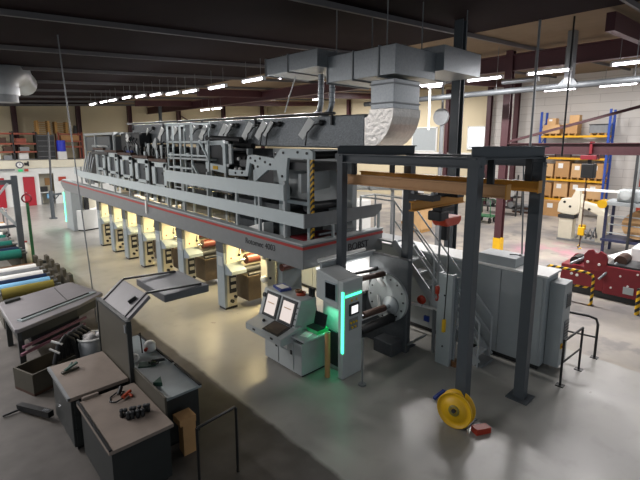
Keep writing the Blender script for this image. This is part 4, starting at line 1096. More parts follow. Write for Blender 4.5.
# shelving beyond
def shelf(x, y0, y1, zs, m, label, stuff, z1):
    r = thing('storage_shelf', label, 'shelf', (x, (y0 + y1) / 2, 0))
    for xx in (x - .4, x + .4):
        for y in (y0, y1): B().box(xx - .04, xx + .04, y - .04, y + .04, 0, z1).to('upright', m, r)
    for z in zs: B().box(x - .42, x + .42, y0, y1, z - .06, z).to('shelf_board', m, r)
    return r
shelf(30.2, 2.3, 5.4, (.5, 1.3, 2.1, 2.9, 3.7), 'cabgrey', 'grey shelf bay with coloured boxes right of the blue rack', None, 6.2)
for i, z in enumerate((.5, 1.3, 2.1, 2.9, 3.7)):
    for j, y in enumerate((5.0, 4.2, 3.4, 2.7)):
        m = ('hred', 'white', 'sky', 'white', 'bluebox', 'white', 'hred')[(i * 3 + j) % 7]
        tag(B().box(29.85, 30.5, y - .33, y + .33, z, z + .42).to('stock_box', m), f'{dict(hred="red", white="white", sky="light blue", bluebox="blue")[m]} box on the grey shelf bay, {["lowest","second","third","fourth","highest"][i]} board, {["first","second","third","last"][j]} from the left', 'box', 'boxes on the grey shelf bay')
shelf(27.6, 11.0, 13.2, (.5, 1.2, 1.9), 'dark', 'black roll shelf beyond the column with the yellow foot', None, 2.6)
for i, z in enumerate((.5, 1.2, 1.9)):
    for j, y in enumerate((11.4, 12.1, 12.8)):
        tag(B().cyl((27.3, y, z + .2), (27.9, y, z + .2), .2, n=14).to('paper_roll', 'white' if (i + j) % 2 else 'tank'), f'{"white" if (i + j) % 2 else "grey"} roll on the black shelf, {["bottom","middle","top"][i]} board, {["right","middle","left"][j]} one', 'roll', 'rolls on the black shelf')
r = thing('hand_cart', 'small green hand cart beyond the grey cabinets', 'cart', (24, 11.3, 0))
B().box(23.6, 24.4, 10.9, 11.9, .35, .42).to('deck', 'green', r)
for x, y in ((23.7, 11), (24.3, 11), (23.7, 11.8), (24.3, 11.8)): B().cyl((x, y - .04, .16), (x, y + .04, .16), .16, n=12).to('wheel', 'rubber', r)
for x in (23.65, 24.35): B().tube([(x, 11.85, .4), (x, 11.85, 1.3), (x, 11.0, 1.3), (x, 10.95, .4)], .03, 6).to('side_frame', 'green', r)
# wrapped stock seen through the gantry
def wrapped(x, y, h, label, m='paper', wdt=1.):
    r = thing('wrapped_stock', label, 'pallet load', (x, y, 0), 'wrapped pallet loads beyond the press')
    B().box(x - wdt / 2, x + wdt / 2, y - .5, y + .5, .14, h).to('wrapped_load', m, r, .05)
    b = B()
    for i in (-.4, 0, .4): b.box(x - wdt / 2, x + wdt / 2, y + i - .06, y + i + .06, 0, .14)
    b.to('pallet_base', 'wood', r)
for x, y, h, l, m in ((15.2, 13.6, 1.9, 'white wrapped pallet load seen left of the stairs', 'white'), (14.2, 15.4, 1.7, 'cream wrapped pallet load behind the silver pipe', 'cream'), (19, 12.6, 1.3, 'pale pallet load right of the stairs, beyond the hoist', 'card2'),
                      (20.5, 14, 1.5, 'white pallet load farther beyond the hoist', 'white'), (13, 18, 2.2, 'tall grey pallet load behind the end guard board', 'unit'), (23, 15.8, 1.6, 'white pallet load beside the black roll shelf', 'paper'), (17.5, 17.6, 2., 'cream pallet load far behind the stairs', 'cream')):
    wrapped(x, y, h, l, m)
r = thing('vent_pipe', 'thick silver pipe running level behind the platform end', 'pipe', (11, 9.5, 2.6))
B().cyl((11, 7.6, 3.25), (11, 12.5, 2.9), .14, n=16).to('pipe', 'steel', r)
b = B()
for y in (8.3, 9.2, 10.2, 11.4): b.cyl((11, y - .03, 3.25 - .071 * (y - 7.6)), (11, y + .03, 3.25 - .071 * (y - 7.6)), .16, n=16)
b.to('clamp_ring', 'tank', r)
b = B()
for y in (8.3, 11.4): b.box(10.96, 11.04, y - .04, y + .04, 0, 3.1)
b.to('stand', 'tank', r)
# silver pipes under the roof at the right
r = thing('roof_pipe', 'long silver pipe under the roof with a square drop at the right', 'pipe', (15, 5, 6.2))
B().cyl((15, -3, 6.35), (15, 13, 6.25), .1, n=14).to('pipe', 'hood', r)
B().box(14.85, 15.15, 4.6, 4.8, 6.35, ROOF(15)).to('square_drop', 'tank', r)
B().prism([(4.4, 6.3), (5.0, 6.3), (4.85, 6.5), (4.55, 6.5)], 'x', 14.88, 15.12).to('collar', 'hood', r)
B().cyl((15, 5.6, 6.6), (15, 6.8, 6.6), .08, n=10).to('branch', 'steel', r)
b = B()
for y in (-1, 3, 7, 11): b.cyl((15, y, 6.35), (15, y, ROOF(15) - .1), .012, n=6)
b.to('hanger_rod', 'tank', r)
r = thing('wall_reel', 'round grey hose reel on a white post between the silver elbow and the gantry', 'hose reel', (16, 9.67, 0))
B().cyl((16, 9.67, 0), (16, 9.67, 5.7), .09, n=12).to('post', 'tank', r)
B().tube([(16, 9.67, 5.7), (16, 9.72, 6.9), (16, 9.3, 7.0), (16, 9.0, 7.0)], .05, 8).to('top_pipe', 'tank', r)
B().cyl((15.85, 9.67, 5.6), (15.95, 9.67, 5.6), .34, n=20).to('drum', 'tank', r)
tag(B().cyl((14.6, 9.4, 5.05), (14.6, 9.4, ROOF(14.6)), .04, n=8).to('drop_pipe', 'skin'), 'slim white pipe dropping right of the silver elbow', 'pipe')
tag(B().cyl((12.4, 4.7, 4.2), (12.4, 4.7, ROOF(12.4)), .035, n=8).to('drop_pipe', 'tank'), 'slim grey pipe dropping from the roof left of the dark cable', 'pipe')
tag(B().cyl((12.8, 4.0, 4.2), (12.8, 4.0, ROOF(12.8)), .025, n=8).to('drop_cable', 'black'), 'dark cable dropping from the roof before the white block wall', 'cable')

# ------------------------------------------------------------ yellow reel on the floor
r = thing('cable_reel', 'yellow flanged reel leaning on the floor against the near gantry post', 'reel', (5.84, 2.98, 0))
ax = V((.985, .12, -.1)).normalized(); c0 = V((5.78, 2.99, .295))
fl = [(0, 0), (.18, 0), (.19, .02), (.27, .02), (.275, -.01), (.29, 0), (.29, .03), (.0, .03)]
B().lathe(fl, c0, ax, 36).to('flange', 'yellow', r)
B().lathe([(0, 0), (.29, 0), (.29, .03), (0, .03)], c0 + ax * .15, ax, 36).to('flange', 'yellow', r)
B().lathe([(.2, 0), (.22, .0), (.22, .13), (.2, .13)], c0 + ax * .025, ax, 30).to('drum', 'dullgreen', r)
B().cyl(c0 - ax * .03, c0 + ax * .2, .035, n=12).to('axle', 'dark', r)
B().lathe([(.05, 0), (.09, 0), (.09, .012), (.05, .012)], c0 - ax * .012, ax, 20).to('hub_ring', 'oliv', r)
tag(B().prism([(5.86, 2.62), (6.09, 2.5), (6.13, 2.62), (5.91, 2.75)], 'z', 0, .1).to('red_foot', 'hred'), 'red block on the floor beside the yellow reel', 'block')
b = B(); b.bar((6.22, 3.62, .03), (6.48, 3.58, .09), .05, .05); b.bar((6.48, 3.58, .09), (6.5, 3.55, .02), .05, .05)
tag(b.to('clamp_handle', 'bluebox'), 'blue clamp handle lying behind the yellow reel', 'clamp')
# ------------------------------------------------------------ office front at the far left
struct(B().box(-7, 4.25, 37.5, 37.65, 0, 2.75).box(4.25, 4.62, 37.5, 37.65, 2.12, 2.75).box(4.62, 5.74, 37.5, 37.65, 0, 2.75).box(5.74, 6.44, 37.5, 37.65, 2.12, 2.75).box(6.44, 6.75, 37.5, 37.65, 0, 2.75).box(6.75, 7.7, 37.5, 37.65, 2.3, 2.75).box(7.7, 12.5, 37.5, 37.65, 0, 2.75),
       'wall_office', 'white', 'white office partition with two red doors', 'wall')
struct(B().box(-7, 12.5, 37.35, 38.9, 2.75, 3.3), 'trim_2', 'cream', 'cream band running above the red doors', 'trim')
struct(B().box(-7, 5.3, 37.3, 37.5, 2.62, 2.72), 'trim_3', 'tank', 'dark metal ledge under the cream band', 'trim')
for n, x0, x1, l in ((1, 5.74, 6.44, 'red door right of the white partition panel'), (2, 4.0, 4.62, 'red door at the far left behind the steel frame')):
    r = thing(f'door_{n}', l, 'door', ((x0 + x1) / 2, 37.45, 0)); r['kind'] = 'structure'
    B().box(x0, x1, 37.4, 37.5, 0, 2.1).to('door_leaf', 'door', r, .01)
    B().cyl((x0 + .08, 37.34, 1.0), (x0 + .08, 37.4, 1.0), .04, n=10).to('door_handle', 'chrome', r)
struct(B().box(6.75, 7.7, 38.6, 38.7, 0, 2.75), 'wall_office_back', 'cream', 'dim back wall inside the office opening', 'wall')
r = thing('wall_clock', 'round dark blue framed clock on the cream band', 'clock', (5.62, 37.3, 2.95))
B().cyl((5.62, 37.3, 3.0), (5.62, 37.35, 3.0), .24, n=24).to('clock_rim', 'navy', r)
B().cyl((5.62, 37.28, 3.0), (5.62, 37.3, 3.0), .17, n=24).to('clock_face', 'skin', r)
B().box(5.61, 5.63, 37.26, 37.28, 2.98, 3.12).box(5.62, 5.72, 37.26, 37.28, 2.99, 3.01).to('clock_hand', 'black', r)
tag(B().box(6.1, 6.18, 37.26, 37.35, 2.9, 3.24).box(5.9, 6.1, 37.3, 37.35, 2.95, 3.15).to('wall_speaker', 'black'), 'small black box on the cream band right of the clock', 'speaker')
tag(B().box(5.5, 5.78, 37.3, 37.34, 2.52, 2.68).to('exit_sign', 'exitg'), 'small green exit sign under the round clock', 'sign')
tag(B().box(5.88, 6.12, 37.3, 37.34, 2.52, 2.7).to('fire_sign', 'hred'), 'small red sign right of the green exit sign', 'sign')
tag(B().box(8.0, 8.5, 37.4, 37.5, 1.72, 2.02).to('fire_sign', 'hred'), 'red wall box right of the office opening', 'sign')
r = thing('office_desk', 'desk with dark printers and papers inside the office opening', 'desk', (7.2, 38, 0))
B().box(6.8, 7.65, 37.7, 38.4, .85, .92).to('desk_top', 'white', r)
for x in (6.85, 7.6): B().box(x - .03, x + .03, 37.75, 38.35, 0, .85).to('leg', 'tank', r)
B().box(6.85, 7.3, 37.8, 38.2, .92, 1.3).to('printer', 'black', r)
tag(B().box(7.2, 7.64, 37.75, 38.1, .4, .75).to('paper_bin', 'sky'), 'light blue bin under the office desk', 'bin')
tag(B().box(7.3, 7.62, 38.5, 38.6, 1.35, 1.9).to('notice_board', 'card'), 'brown notice board in the office opening', 'board')
# jib post
r = thing('jib_post', 'slim grey jib post with bracket arm in front of the office', 'post', (5.9, 30, 0))
B().box(5.72, 6.08, 29.8, 30.2, 0, .06).to('base_plate', 'gantry', r)
B().cyl((5.9, 30, .06), (5.9, 30, 1.7), .11, n=12).to('lower_tube', 'gantry', r)
B().cyl((5.95, 30, 1.7), (6.3, 31, 5.2), .06, n=10).to('mast_tube', 'dark', r)
B().bar((5.9, 30, 1.45), (6.45, 29.9, 1.5), .1, .12).bar((5.95, 30, 1.0), (6.3, 29.95, 1.42), .06, .06).to('bracket_arm', 'gantry', r)
# red racking above the office
r = thing('storage_rack', 'old rack with orange red beams above the office, left of the mesh cage', 'rack', (5.6, 39.8, 3.3))
for x in (4.2, 5.7, 7.2):
    for y in (39.4, 40.3): B().box(x - .05, x + .05, y - .05, y + .05, 3.3, 5.4).to('upright', 'dark', r)
for z in (3.95, 4.55, 5.3): B().box(4.2, 7.2, 39.35, 39.45, z - .12, z).box(4.2, 7.2, 40.25, 40.35, z - .12, z).to('load_beam', 'rackred', r)
B().box(4.2, 7.2, 39.45, 40.25, 3.3, 3.34).to('deck', 'tank', r)
for i, (x, z, w_, h, m, cn) in enumerate(((4.6, 3.34, .5, .42, 'skin', 'white'), (5.3, 3.34, .5, .3, 'tank', 'grey'), (6.3, 3.34, .6, .45, 'skin', 'white'), (4.6, 3.95, .5, .4, 'skin', 'white'), (5.4, 3.95, .6, .35, 'brown', 'brown'), (6.4, 3.95, .6, .3, 'tank', 'grey'), (4.9, 4.55, .8, .4, 'brown', 'brown'), (6.2, 4.55, .7, .35, 'rackred', 'orange'))):
    tag(B().box(x - w_ / 2, x + w_ / 2, 39.5, 40.2, z, z + h).to('stock_box', m), f'{cn} box on the red rack, {"bottom" if z < 3.5 else "middle" if z < 4.2 else "upper"} level, {"left" if x < 5 else "centre" if x < 6 else "right"} bay', 'box', 'boxes on the red rack')
r = thing('storage_rack', 'short orange red rack with pale panels right of the blue drum', 'rack', (9.6, 39.8, 3.3))
for x in (8.7, 10.4):
    for y in (39.4, 40.3): B().box(x - .05, x + .05, y - .05, y + .05, 3.3, 5.4).to('upright', 'rackred', r)
for z in (4.3, 4.75, 5.3): B().box(8.7, 10.4, 39.35, 39.45, z - .12, z).to('load_beam', 'rackred', r)
B().box(8.7, 10.4, 39.45, 40.25, 4.28, 4.32).to('deck', 'wood', r)
tag(B().box(8.9, 10.2, 39.5, 40.1, 4.75, 5.15).to('stock_box', 'card'), 'tan box in the short rack right of the blue drum', 'box')
r = thing('mesh_cage', 'tall black mesh cage standing between the red racks', 'cage', (7.8, 39.6, 3.3))
B().box(7.25, 8.4, 39.4, 40.2, 3.3, 5.2).to('mesh_side', 'dark', r)
b = B()
for k in range(5): b.box(7.22, 8.43, 39.36, 39.4, 3.5 + .4 * k, 3.53 + .4 * k)
b.to('cross_wire', 'tank', r)
r = thing('blue_drum', 'bright blue drum beside the black mesh cage', 'drum', (8.75, 38.9, 3.3))
B().cyl((8.7, 38.8, 3.9), (8.7, 38.8, 4.75), .3, n=18).to('drum_body', mat('drum blue', '2336c8', .4), r)
B().box(8.4, 9.0, 38.6, 38.88, 3.3, 3.9).to('stand', 'skin', r)
def pstack(x, n, z0, label):
    r = thing('pallet_stack', label, 'pallets', (x, 39.8, z0), 'pallet stacks on the red racks')
    for k in range(n): B().box(x - .5, x + .5, 39.4, 40.2, z0 + .15 * k, z0 + .15 * k + .04).box(x - .45, x - .3, 39.42, 40.2, z0 + .15 * k + .04, z0 + .15 * k + .15).box(x + .3, x + .45, 39.42, 40.2, z0 + .15 * k + .04, z0 + .15 * k + .15).to('flat_pallet', 'wood', r)
pstack(7.75, 7, 5.2, 'stack of wooden pallets on the black mesh cage')
pstack(9.0, 6, 5.3, 'stack of wooden pallets on the short red rack')
tag(B().prism([(9.9, 5.32), (10.15, 5.32), (10.1, 5.9), (9.98, 5.95)], 'y', 39.6, 39.9).to('dark_sheet', 'black'), 'pointed dark sheets standing on the short rack', 'sheet')

# ------------------------------------------------------------ steel frame and cylinder store at the left
r = thing('steel_frame', 'grey steel hoist frame with diagonal brace over the cylinder store', 'frame', (1.6, 18.6, 0))
B().box(2.42, 2.6, 18.5, 18.68, 0, 3.4).to('post', 'gantry', r)
B().box(-.6, -.42, 18.5, 18.68, 0, 3.4).to('post', 'gantry', r)
B().box(-.6, 2.6, 18.52, 18.66, 3.1, 3.26).to('cross_beam', 'gantry', r)
B().box(-.6, 2.6, 18.54, 18.64, 1.55, 1.65).to('cross_beam', 'gantry', r)
B().bar((2.45, 18.58, 1.6), (1.35, 18.58, 3.15), .1, .1).bar((2.3, 18.5, 3.15), (1.95, 18.5, 2.7), .07, .07).to('diagonal_brace', 'cabgrey', r)
B().box(2.2, 2.8, 18.3, 18.9, 0, .03).to('base_plate', 'gantry', r)
r = thing('green_rail', 'slim green rail post leaning beside the grey frame post', 'rail', (2.9, 18.8, 0))
B().bar((2.86, 18.75, 0), (2.86, 18.8, 2.4), .09, .09).to('rail', 'green', r)
B().lathe([(.12, 0), (.17, .0), (.17, .04), (.12, .04)], (2.84, 18.72, 2.55), (0, -1, 0), 16).to('red_ring', 'redmach', r)
def store(y0, y1, label):
    r = thing('cylinder_rack', label, 'rack', (1.7, (y0 + y1) / 2, 0))
    for x in (1.15, 2.28):
        pts = [(y0, 0), (y1, 0), (y1, .66)]
        n = int((y1 - y0) / .55)
        for k in range(n, 0, -1):
            a = y0 + (y1 - y0) * k / n; c = y0 + (y1 - y0) * (k - .5) / n
            pts += [(a - .06, .72), (c, .6)]
        pts += [(y0, .7)]
        B().prism(pts, 'x', x - .05, x + .05).to('notched_side', 'olive', r)
    B().box(1.2, 2.24, y0 + .1, y0 + .2, .2, .3).box(1.2, 2.24, y1 - .2, y1 - .1, .2, .3).to('cross_bar', 'olive', r)
    return r
store(12.55, 15.35, 'olive notched rack holding the front row of print cylinders')
store(17.0, 22.6, 'olive notched rack holding the rear rows of print cylinders')
def cylinder(y, m, rr, label, z=.72, x0=1.05, x1=2.38):
    r = thing('print_cylinder', label, 'cylinder', (1.7, y, z), 'print cylinders in the store')
    B().cyl((x0 + .1, y, z + rr * .75), (x1 - .1, y, z + rr * .75), rr, n=18).to('sleeve', m, r)
    B().cyl((x0 - .08, y, z + rr * .75), (x1 + .08, y, z + rr * .75), .035, n=8).to('shaft', 'tank', r)
    b = B()
    for x in (x0 + .1, x1 - .1): b.cyl((x - .01, y, z + rr * .75), (x + .01, y, z + rr * .75), rr * .8, n=16)
    b.to('end_ring', 'black', r)
for y, m, l in ((12.8, 'oliv', 'ochre print cylinder nearest the grey cutting table'), (13.2, 'sky', 'light blue print cylinder behind the ochre one'), (13.6, 'dkblue', 'dark blue print cylinder between light blue and white ones'), (14.05, 'skin', 'white print cylinder behind the dark blue one'),
                (14.5, 'tank', 'grey print cylinder between two white ones'), (14.95, 'skin', 'white print cylinder farthest in the front rack')):
    cylinder(y, m, .14, l)
for y, m, l in ((17.3, 'teal', 'green print cylinder nearest in the rear rack'), (17.75, 'dkblue', 'dark blue print cylinder, second nearest in the rear rack'), (18.2, 'black', 'black print cylinder beside the grey frame post'), (19.1, 'teal', 'teal print cylinder behind the frame post'), (19.8, 'tank', 'grey print cylinder in the middle of the rear rack'), (20.5, 'teal', 'bright teal print cylinder toward the far end of the rear rack'), (21.2, 'skin', 'white print cylinder near the far end of the rear rack'), (21.9, 'dkblue', 'dark blue print cylinder at the far end of the rear rack')):
    cylinder(y, m, .16, l)
tag(B().box(1.1, 2.5, 15.6, 16.7, .45, .6).box(1.2, 1.3, 15.7, 16.6, 0, .45).box(2.3, 2.4, 15.7, 16.6, 0, .45).to('wooden_table', 'copper'), 'low brown wooden stand between the two cylinder racks', 'stand')
r = thing('toothed_rack', 'dark olive stepped rack at the aisle end of the cylinder store', 'rack', (2.85, 15.5, 0))
pts = [(13.6, 0), (17.4, 0), (17.4, .6)]
for k in range(5):
    a = 17.4 - .75 * k
    pts += [(a, .7), (a - .32, .7), (a - .36, .48), (a - .7, .46)]
pts += [(13.6, .4)]
B().prism(pts, 'x', 2.62, 2.72).to('toothed_plate', 'olive', r)
B().prism([(y, z - .05) for y, z in pts[2:-1]] + [(13.6, .3), (13.6, .05), (17.4, .05)], 'x', 2.95, 3.05).to('toothed_plate', 'olive', r)
B().box(2.62, 3.05, 13.7, 13.85, .05, .3).box(2.62, 3.05, 17.1, 17.25, .05, .5).to('cross_bar', 'dark', r)
for i, (x, y, m, h, l) in enumerate(((2.3, 23.6, 'skin', .75, 'white canister behind the rear cylinder rack'), (2.75, 19.4, 'skin', .8, 'white canister right of the green rail'), (2.15, 19.9, 'skin', .0, ''))):
    if not h: continue
    r = thing('canister', l, 'canister', (x, y, 0))
    B().lathe([(0, 0), (.2, 0), (.2, h * .8), (.08, h * .92), (.06, h), (0, h)], (x, y, 0)).to('canister_body', m, r)
    B().cyl((x, y, h), (x, y, h + .05), .07, n=12).to('cap', 'red', r)
r = thing('scrap_trolley', 'cluttered dark trolley with pale bundles behind the cylinder racks', 'trolley', (2.3, 24.5, 0))
B().box(1.4, 2.9, 24, 25.2, .3, .4).to('deck', 'dark', r)
for x in (1.5, 2.8):
    for y in (24.1, 25.1): B().cyl((x - .03, y, .15), (x + .03, y, .15), .15, n=12).to('wheel', 'rubber', r)
for x in (1.45, 2.85): B().tube([(x, 24.05, .4), (x, 24.05, 1.5), (x, 25.15, 1.5), (x, 25.15, .4)], .035, 6).to('side_frame', 'tank', r)
B().cyl((1.5, 24.4, .65), (2.8, 24.4, .65), .22, n=14).to('pale_bundle', 'skin', r)
B().cyl((1.5, 24.85, .65), (2.8, 24.85, .65), .22, n=14).to('tan_bundle', 'card', r)

# ------------------------------------------------------------ grey cutting table
r = thing('cutting_table', 'large grey cutting table with long slotted straightedge', 'table', (1.5, 11, 0))
top = [(.95, 9.6), (1.02, 9.57), (2.22, 10.18), (2.88, 10.68), (2.86, 10.8), (2.56, 12.1), (2.48, 12.14), (1.0, 11.6), (.93, 11.5)]
B().prism(top, 'z', .92, 1.0).to('table_top', 'tabgrey', r, .015)
c = V((1.75, 10.8))
B().prism([tuple(V(p).lerp(c, .06)) for p in top], 'z', .72, .92).to('apron', 'cab', r)
B().bar((1.1, 10.0, 1.015), (2.72, 10.82, 1.015), .14, .03).to('straightedge', 'greytop', r)
B().bar((1.14, 10.04, 1.04), (2.6, 10.78, 1.04), .03, .02).to('slot_rail', 'cab', r)
B().bar((2.12, 10.62, 1.002), (2.12, 11.9, 1.002), .015, .006).to('seam_line', 'cab', r)
b = B()
for x, y in ((1.06, 9.8), (2.2, 10.4), (2.4, 11.8), (1.06, 11.4)): b.box(x - .05, x + .05, y - .05, y + .05, 0, .72)
b.to('leg', 'cab', r)
B().bar((1.05, 9.55, .62), (2.35, 10.2, .68), .05, .05).to('side_bar', 'pink', r)
B().bar((1.0, 9.5, .5), (2.3, 10.12, .56), .05, .05).to('side_bar', 'pink', r)
B().box(1.3, 2.2, 10.3, 11.2, .3, .7).to('drawer_block', 'dark', r)
tag(B().prism([(1.05, 11.35), (1.35, 11.45), (1.35, 11.58), (1.05, 11.48)], 'z', 1.0, 1.06).to('knife_block', 'cab'), 'small dark blade holder on the far edge of the cutting table', 'tool')
r = thing('brown_crate', 'low worn brown crate on the floor under the cutting table edge', 'crate', (1.55, 9.2, 0))
T4 = Matrix.Translation((1.5, 9.15, 0)) @ Matrix.Rotation(.35, 4, 'Z')
def rb(): 
    b = B(); b.T = T4; return b
b = rb(); b.box(-.62, .62, -.3, -.27, .05, .42).box(-.62, .62, .27, .3, .05, .42); b.to('side_board', 'olive', r)
b = rb(); b.box(-.62, -.59, -.27, .27, .05, .42).box(.59, .62, -.27, .27, .05, .42); b.to('end_board', 'olive', r)
b = rb(); b.box(-.62, .62, -.3, .3, 0, .05); b.to('crate_floor', 'brown', r)
b = B()
for k in range(5):
    x = 1.58 + .09 * k; y = 8.95 + .07 * k
    b.tube([(x - .16, y - .1, .42), (x - .06, y - .06, .74 + .02 * k), (x + .08, y - .02, .88), (x + .2, y + .02, .76), (x + .26, y + .02, .45), (x + .24, y, .08)], .045, 8)
tag(b.to('hose_bundle', 'rubber'), 'bundle of thick black hoses bent over the brown crate', 'hoses')
b = B(); b.tube([(1.42, 8.95, .84), (1.58, 8.85, .76)], .022, 6).tube([(1.36, 8.85, .74), (1.5, 8.75, .64)], .02, 6)
tag(b.to('pipe_piece', 'skin'), 'two short white pipe pieces lying across the hose bundle', 'pipe')
r = thing('drum', 'open grey drum full of crumpled rags behind the dark panel', 'drum', (2.12, 9.0, 0))
B().lathe([(0, 0), (.25, 0), (.25, .7), (.23, .7), (.23, .05)], (2.12, 9.0, 0)).to('drum_wall', 'tank', r)
B().lathe([(.235, .68), (.262, .69), (.262, .72), (.235, .72)], (2.12, 9.0, 0)).to('rim', 'skin', r)
b = B()
for k in range(12): b.ball((2.12 + R.uniform(-.13, .13), 9 + R.uniform(-.13, .13), .68 + R.uniform(-.03, .08)), R.uniform(.06, .1), 6, .6)
item(b, 'rag_heap', 'fabric', 'heap of crumpled grey and white rags in the drum', 'rags', kind='stuff')

# ------------------------------------------------------------ bench with folding viewing booth
r = thing('tool_cabinet', 'dark cabinet with worn pinkish top standing before the upright panel', 'cabinet', (1.55, 7.1, 0))
B().box(1.16, 1.93, 6.56, 7.68, .06, .84).to('carcass', 'cab', r, .01)
B().box(1.2, 1.9, 6.6, 7.64, 0, .06).to('plinth', 'black', r)
B().box(1.12, 1.97, 6.5, 7.74, .84, .9).to('worktop', 'bench', r, .006)
B().box(1.11, 1.15, 6.5, 7.74, .86, .905).to('edge_strip', 'tank', r)
for k in range(3): 
    d = B().box(1.2, 1.55, 6.545, 6.56, .12 + .24 * k, .33 + .24 * k).to('drawer', 'cab', r)
    B().box(1.3, 1.45, 6.53, 6.546, .22 + .24 * k, .25 + .24 * k).to('handle', 'tank', d)
r = thing('stapler', 'small dark hand tool lying on the worn pinkish cabinet top', 'tool', (1.35, 7.36, .9))
b = B(); b.T = Matrix.Translation((1.36, 7.36, .9)) @ Matrix.Rotation(.2, 4, 'Z'); b.box(-.13, .13, -.035, .035, 0, .035); b.to('tool_base', 'olive', r, .008)
b = B(); b.T = Matrix.Translation((1.38, 7.37, .94)) @ Matrix.Rotation(.2, 4, 'Z'); b.bar((-.1, 0, .0), (.1, 0, .06), .04, .03).bar((-.02, .03, .02), (.05, .05, .07), .02, .02); b.to('lever', 'dullgreen', r)
r = thing('bench_cabinet', 'lower worn beige bench at the bottom left, tools on its front', 'bench', (1.6, 5.8, 0))
B().box(1.24, 1.98, 5.05, 6.36, .06, .8).to('carcass', 'cab', r)
B().box(1.28, 1.94, 5.1, 6.32, 0, .06).to('plinth', 'black', r)
B().box(1.2, 2.02, 5.0, 6.4, .8, .85).to('worktop', 'bench', r, .006)
B().box(1.2, 1.235, 5.0, 6.4, .855, .875).to('edge_strip', 'black', r)
b = B(); b.box(1.28, 1.5, 6.4, 6.44, .84, .89); b.to('hinge_block', 'bench', r)
for i in range(11):
    x = 1.56 + .055 * (i % 7) + (.05 if i > 6 else 0); y = 5.62 - .02 * (i % 7) - (.12 if i > 6 else 0)
    x += R.uniform(-.012, .012)
    t = thing('tool_holder', 'black collet tool holder standing among others on the lower beige bench', 'tool', (x, y, .85), 'tool holders on the lower bench')
    B().lathe([(0, 0), (.024, 0), (.03, .03), (.022, .05), (.022, .08), (0, .08)], (x, y, .85), n=12).to('shank', 'black', t)
    B().lathe([(.0, .08), (.028, .08), (.028, .11), (.016, .115), (0, .11)], (x, y, .85), n=12).to('nut', 'dark', t)
r = thing('heat_gun', 'red brown hand tool with looped black cable on the lower bench', 'tool', (1.75, 6.1, .85))
B().cyl((1.72, 6.02, .89), (1.86, 6.12, .89), .03, .026, 12).cyl((1.82, 6.08, .89), (1.84, 6.0, .87), .02, n=8).to('tool_body', 'toolred', r)
B().tube([(1.72, 6.02, .88), (1.62, 6.0, .87), (1.56, 6.08, .86), (1.6, 6.2, .86), (1.72, 6.24, .88), (1.8, 6.2, .87), (1.72, 6.12, .87)], .011, 6).to('power_cord', 'black', r)
B().cyl((1.72, 6.2, .86), (1.78, 6.26, .93), .03, n=10).to('nozzle', 'black', r)
r = thing('upright_panel', 'tall dark olive sheet panel standing behind the worn cabinet', 'panel', (2.0, 7.2, 0))
B().box(1.99, 2.03, 6.45, 7.86, .0, 1.83).to('sheet', 'olive', r)
b = B()
for y in (6.43, 7.88): b.box(1.975, 2.045, y - .02, y + .02, 0, 1.85)
b.box(1.975, 2.045, 6.43, 7.88, 1.81, 1.85)
b.to('edge_frame', 'cab', r)
B().box(2.03, 2.06, 5.28, 6.41, 0, 1.08).to('low_sheet', 'olive', r)
b = B(); b.box(1.96, 2.06, 6.44, 6.5, 1.66, 1.78); b.to('hinge', 'tank', r)
r = thing('viewing_hood', 'angled grey hood of two hinged slabs jutting out above the bench', 'hood', (2.5, 7.2, 1.7))
B().prism([(2.05, 1.74), (2.45, 2.07), (2.42, 2.12), (2.02, 1.79)], 'y', 6.6, 7.85).to('tilted_slab', 'tabgrey', r, .008)
B().box(2.68, 3.5, 6.62, 7.85, 1.92, 2.05).to('flat_slab', 'hslab', r, .012)
b = B()
for y in (6.72, 7.75):
    b.bar((2.06, y, 1.83), (2.44, y, 2.14), .04, .03); b.bar((2.44, y, 2.13), (3.4, y, 2.07), .04, .03)
b.to('support_rail', 'black', r)
B().bar((2.3, 6.85, 2.05), (2.2, 6.9, 1.98), .05, .06).to('latch', 'black', r)
b = B()
for y in (6.7, 7.77): b.bar((2.04, y, 1.72), (2.06, y, 1.83), .03, .03)
b.to('hinge_strut', 'cab', r)
r = thing('grey_console', 'long low dark console with grey blue top beyond the olive panel', 'console', (2.45, 6.9, 0))
B().box(2.1, 2.72, 5.66, 8.05, .06, .8).to('carcass', 'cab', r)
B().box(2.14, 2.68, 5.7, 8.0, 0, .06).to('plinth', 'black', r)
B().box(2.06, 2.76, 5.62, 8.1, .8, .84).to('console_top', 'greytop', r, .006)
B().box(2.72, 2.76, 5.62, 6.5, .84, .86).box(2.72, 2.76, 6.6, 8.1, .84, .86).to('edge_strip', 'black', r)
r = thing('bottle', 'white plastic bottle with red cap and black rod on the grey console', 'bottle', (2.62, 7.3, .84))
B().lathe([(0, 0), (.095, 0), (.1, .02), (.1, .13), (.07, .17), (0, .18)], (2.64, 7.3, .84)).to('bottle_body', 'skin', r)
B().cyl((2.55, 7.24, .92), (2.52, 7.2, .92), .03, n=12).to('cap', 'hred', r)
B().cyl((2.5, 7.3, .84), (2.49, 7.32, 1.22), .012, n=8).to('rod', 'black', r)
r = thing('tape_ring', 'white reel with dark slots lying at the far end of the console', 'reel', (2.3, 7.2, .84))
B().lathe([(.03, 0), (.11, 0), (.11, .03), (.03, .03), (.03, 0)], (2.28, 7.15, .85), (-.3, -.2, 1)).to('ring', 'skin', r)
b = B()
for a in (0, 2.1, 4.2): b.box(2.28 + .07 * math.cos(a) - .02, 2.28 + .07 * math.cos(a) + .02, 7.15 + .07 * math.sin(a) - .02, 7.15 + .07 * math.sin(a) + .02, .86, .9)
b.to('slot', 'dkblue', r)
b = B(); b.T = Matrix.Translation((2.4, 6.82, .84)) @ Matrix.Rotation(-.5, 4, 'Z'); b.box(-.14, .14, -.09, .09, 0, .012)
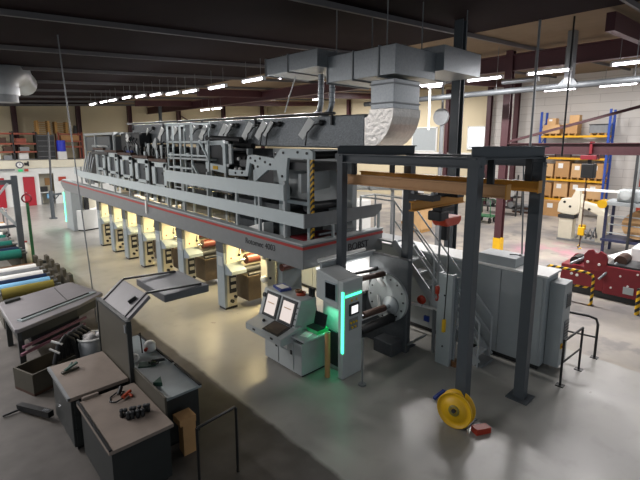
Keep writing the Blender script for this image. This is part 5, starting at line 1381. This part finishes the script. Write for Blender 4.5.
item(b, 'green_cloth', 'dullgreen', 'dark green cloth pad on the grey console', 'cloth')
r = thing('grinder', 'black hand tool with coiled cable on the green pad', 'tool', (2.48, 6.8, .852))
B().tube([(2.42, 6.72, .87), (2.52, 6.68, .87), (2.58, 6.78, .87), (2.5, 6.86, .87), (2.42, 6.8, .87)], .014, 6).to('coiled_cable', 'black', r)
B().cyl((2.52, 6.78, .885), (2.66, 6.72, .885), .025, n=10).to('tool_body', 'black', r)
item(B().prism([(2.2, 6.1), (2.36, 6.2), (2.3, 6.0)], 'z', .84, .9), 'green_wedge', 'dullgreen', 'small dark green wedge at the near edge of the console', 'wedge')
tag(B().prism([(2.3, 5.35), (2.5, 5.35), (2.5, 5.5), (2.32, 5.55)], 'z', 0, .5).box(2.25, 2.5, 5.33, 5.56, .5, .6).to('carton', 'card'), 'small brown carton at the near end of the grey console', 'box')
r = thing('hand_rail', 'black tubular rail end at the bottom of the picture', 'rail', (2.6, 4.55, 0))
B().tube([(2.1, 4.5, 1.0), (2.69, 4.56, 1.0), (2.71, 4.56, .97), (2.71, 4.56, 0)], .02, 8).to('rail_tube', 'black', r)
B().tube([(2.1, 4.5, 1.0), (2.1, 4.5, 0)], .02, 8).to('rail_post', 'black', r)
r = thing('pedal_bar', 'black bar with bright tip on the floor left of the dark cabinet', 'bar', (1.0, 8.0, 0))
B().bar((.75, 8.35, .08), (1.08, 7.65, .12), .1, .1).to('bar', 'black', r)
B().bar((1.0, 7.8, .165), (1.06, 7.7, .165), .06, .01).to('bright_tip', 'chrome', r)
B().bar((.5, 8.3, .03), (.8, 8.3, .05), .03, .03).to('foot_wire', 'black', r)
# vertical cable in front of everything on the left
tag(B().cyl((2.9, 11.45, 0), (2.9, 12.6, ROOF(2.9) - .02), .016, n=8).to('hanging_pole', 'tank'), 'thin upright pole rising from the cutting table corner to the roof', 'pole')
# silver air duct at the top left
r = thing('air_duct', 'fat silver air duct with elbow and round outlet under the roof', 'duct', (3.0, 18.8, 5.9))
B().tube([(4.3, 22.5, 6.95), (3.75, 20.5, 6.95), (3.55, 19.5, 6.95), (3.35, 19.05, 6.9), (3.1, 18.85, 6.7), (3.0, 18.8, 6.5), (3.0, 18.8, 6.35)], .5, 20).to('elbow', 'silver', r)
B().cyl((3.0, 18.8, 6.36), (3.0, 18.8, 6.1), .52, n=24).to('outlet_ring', 'silver', r)
B().cyl((3.0, 18.8, 6.12), (3.0, 18.8, 5.85), .46, n=24).to('outlet_grille', 'tank', r)
r.location = r.location + V((-.5, 0, .1))
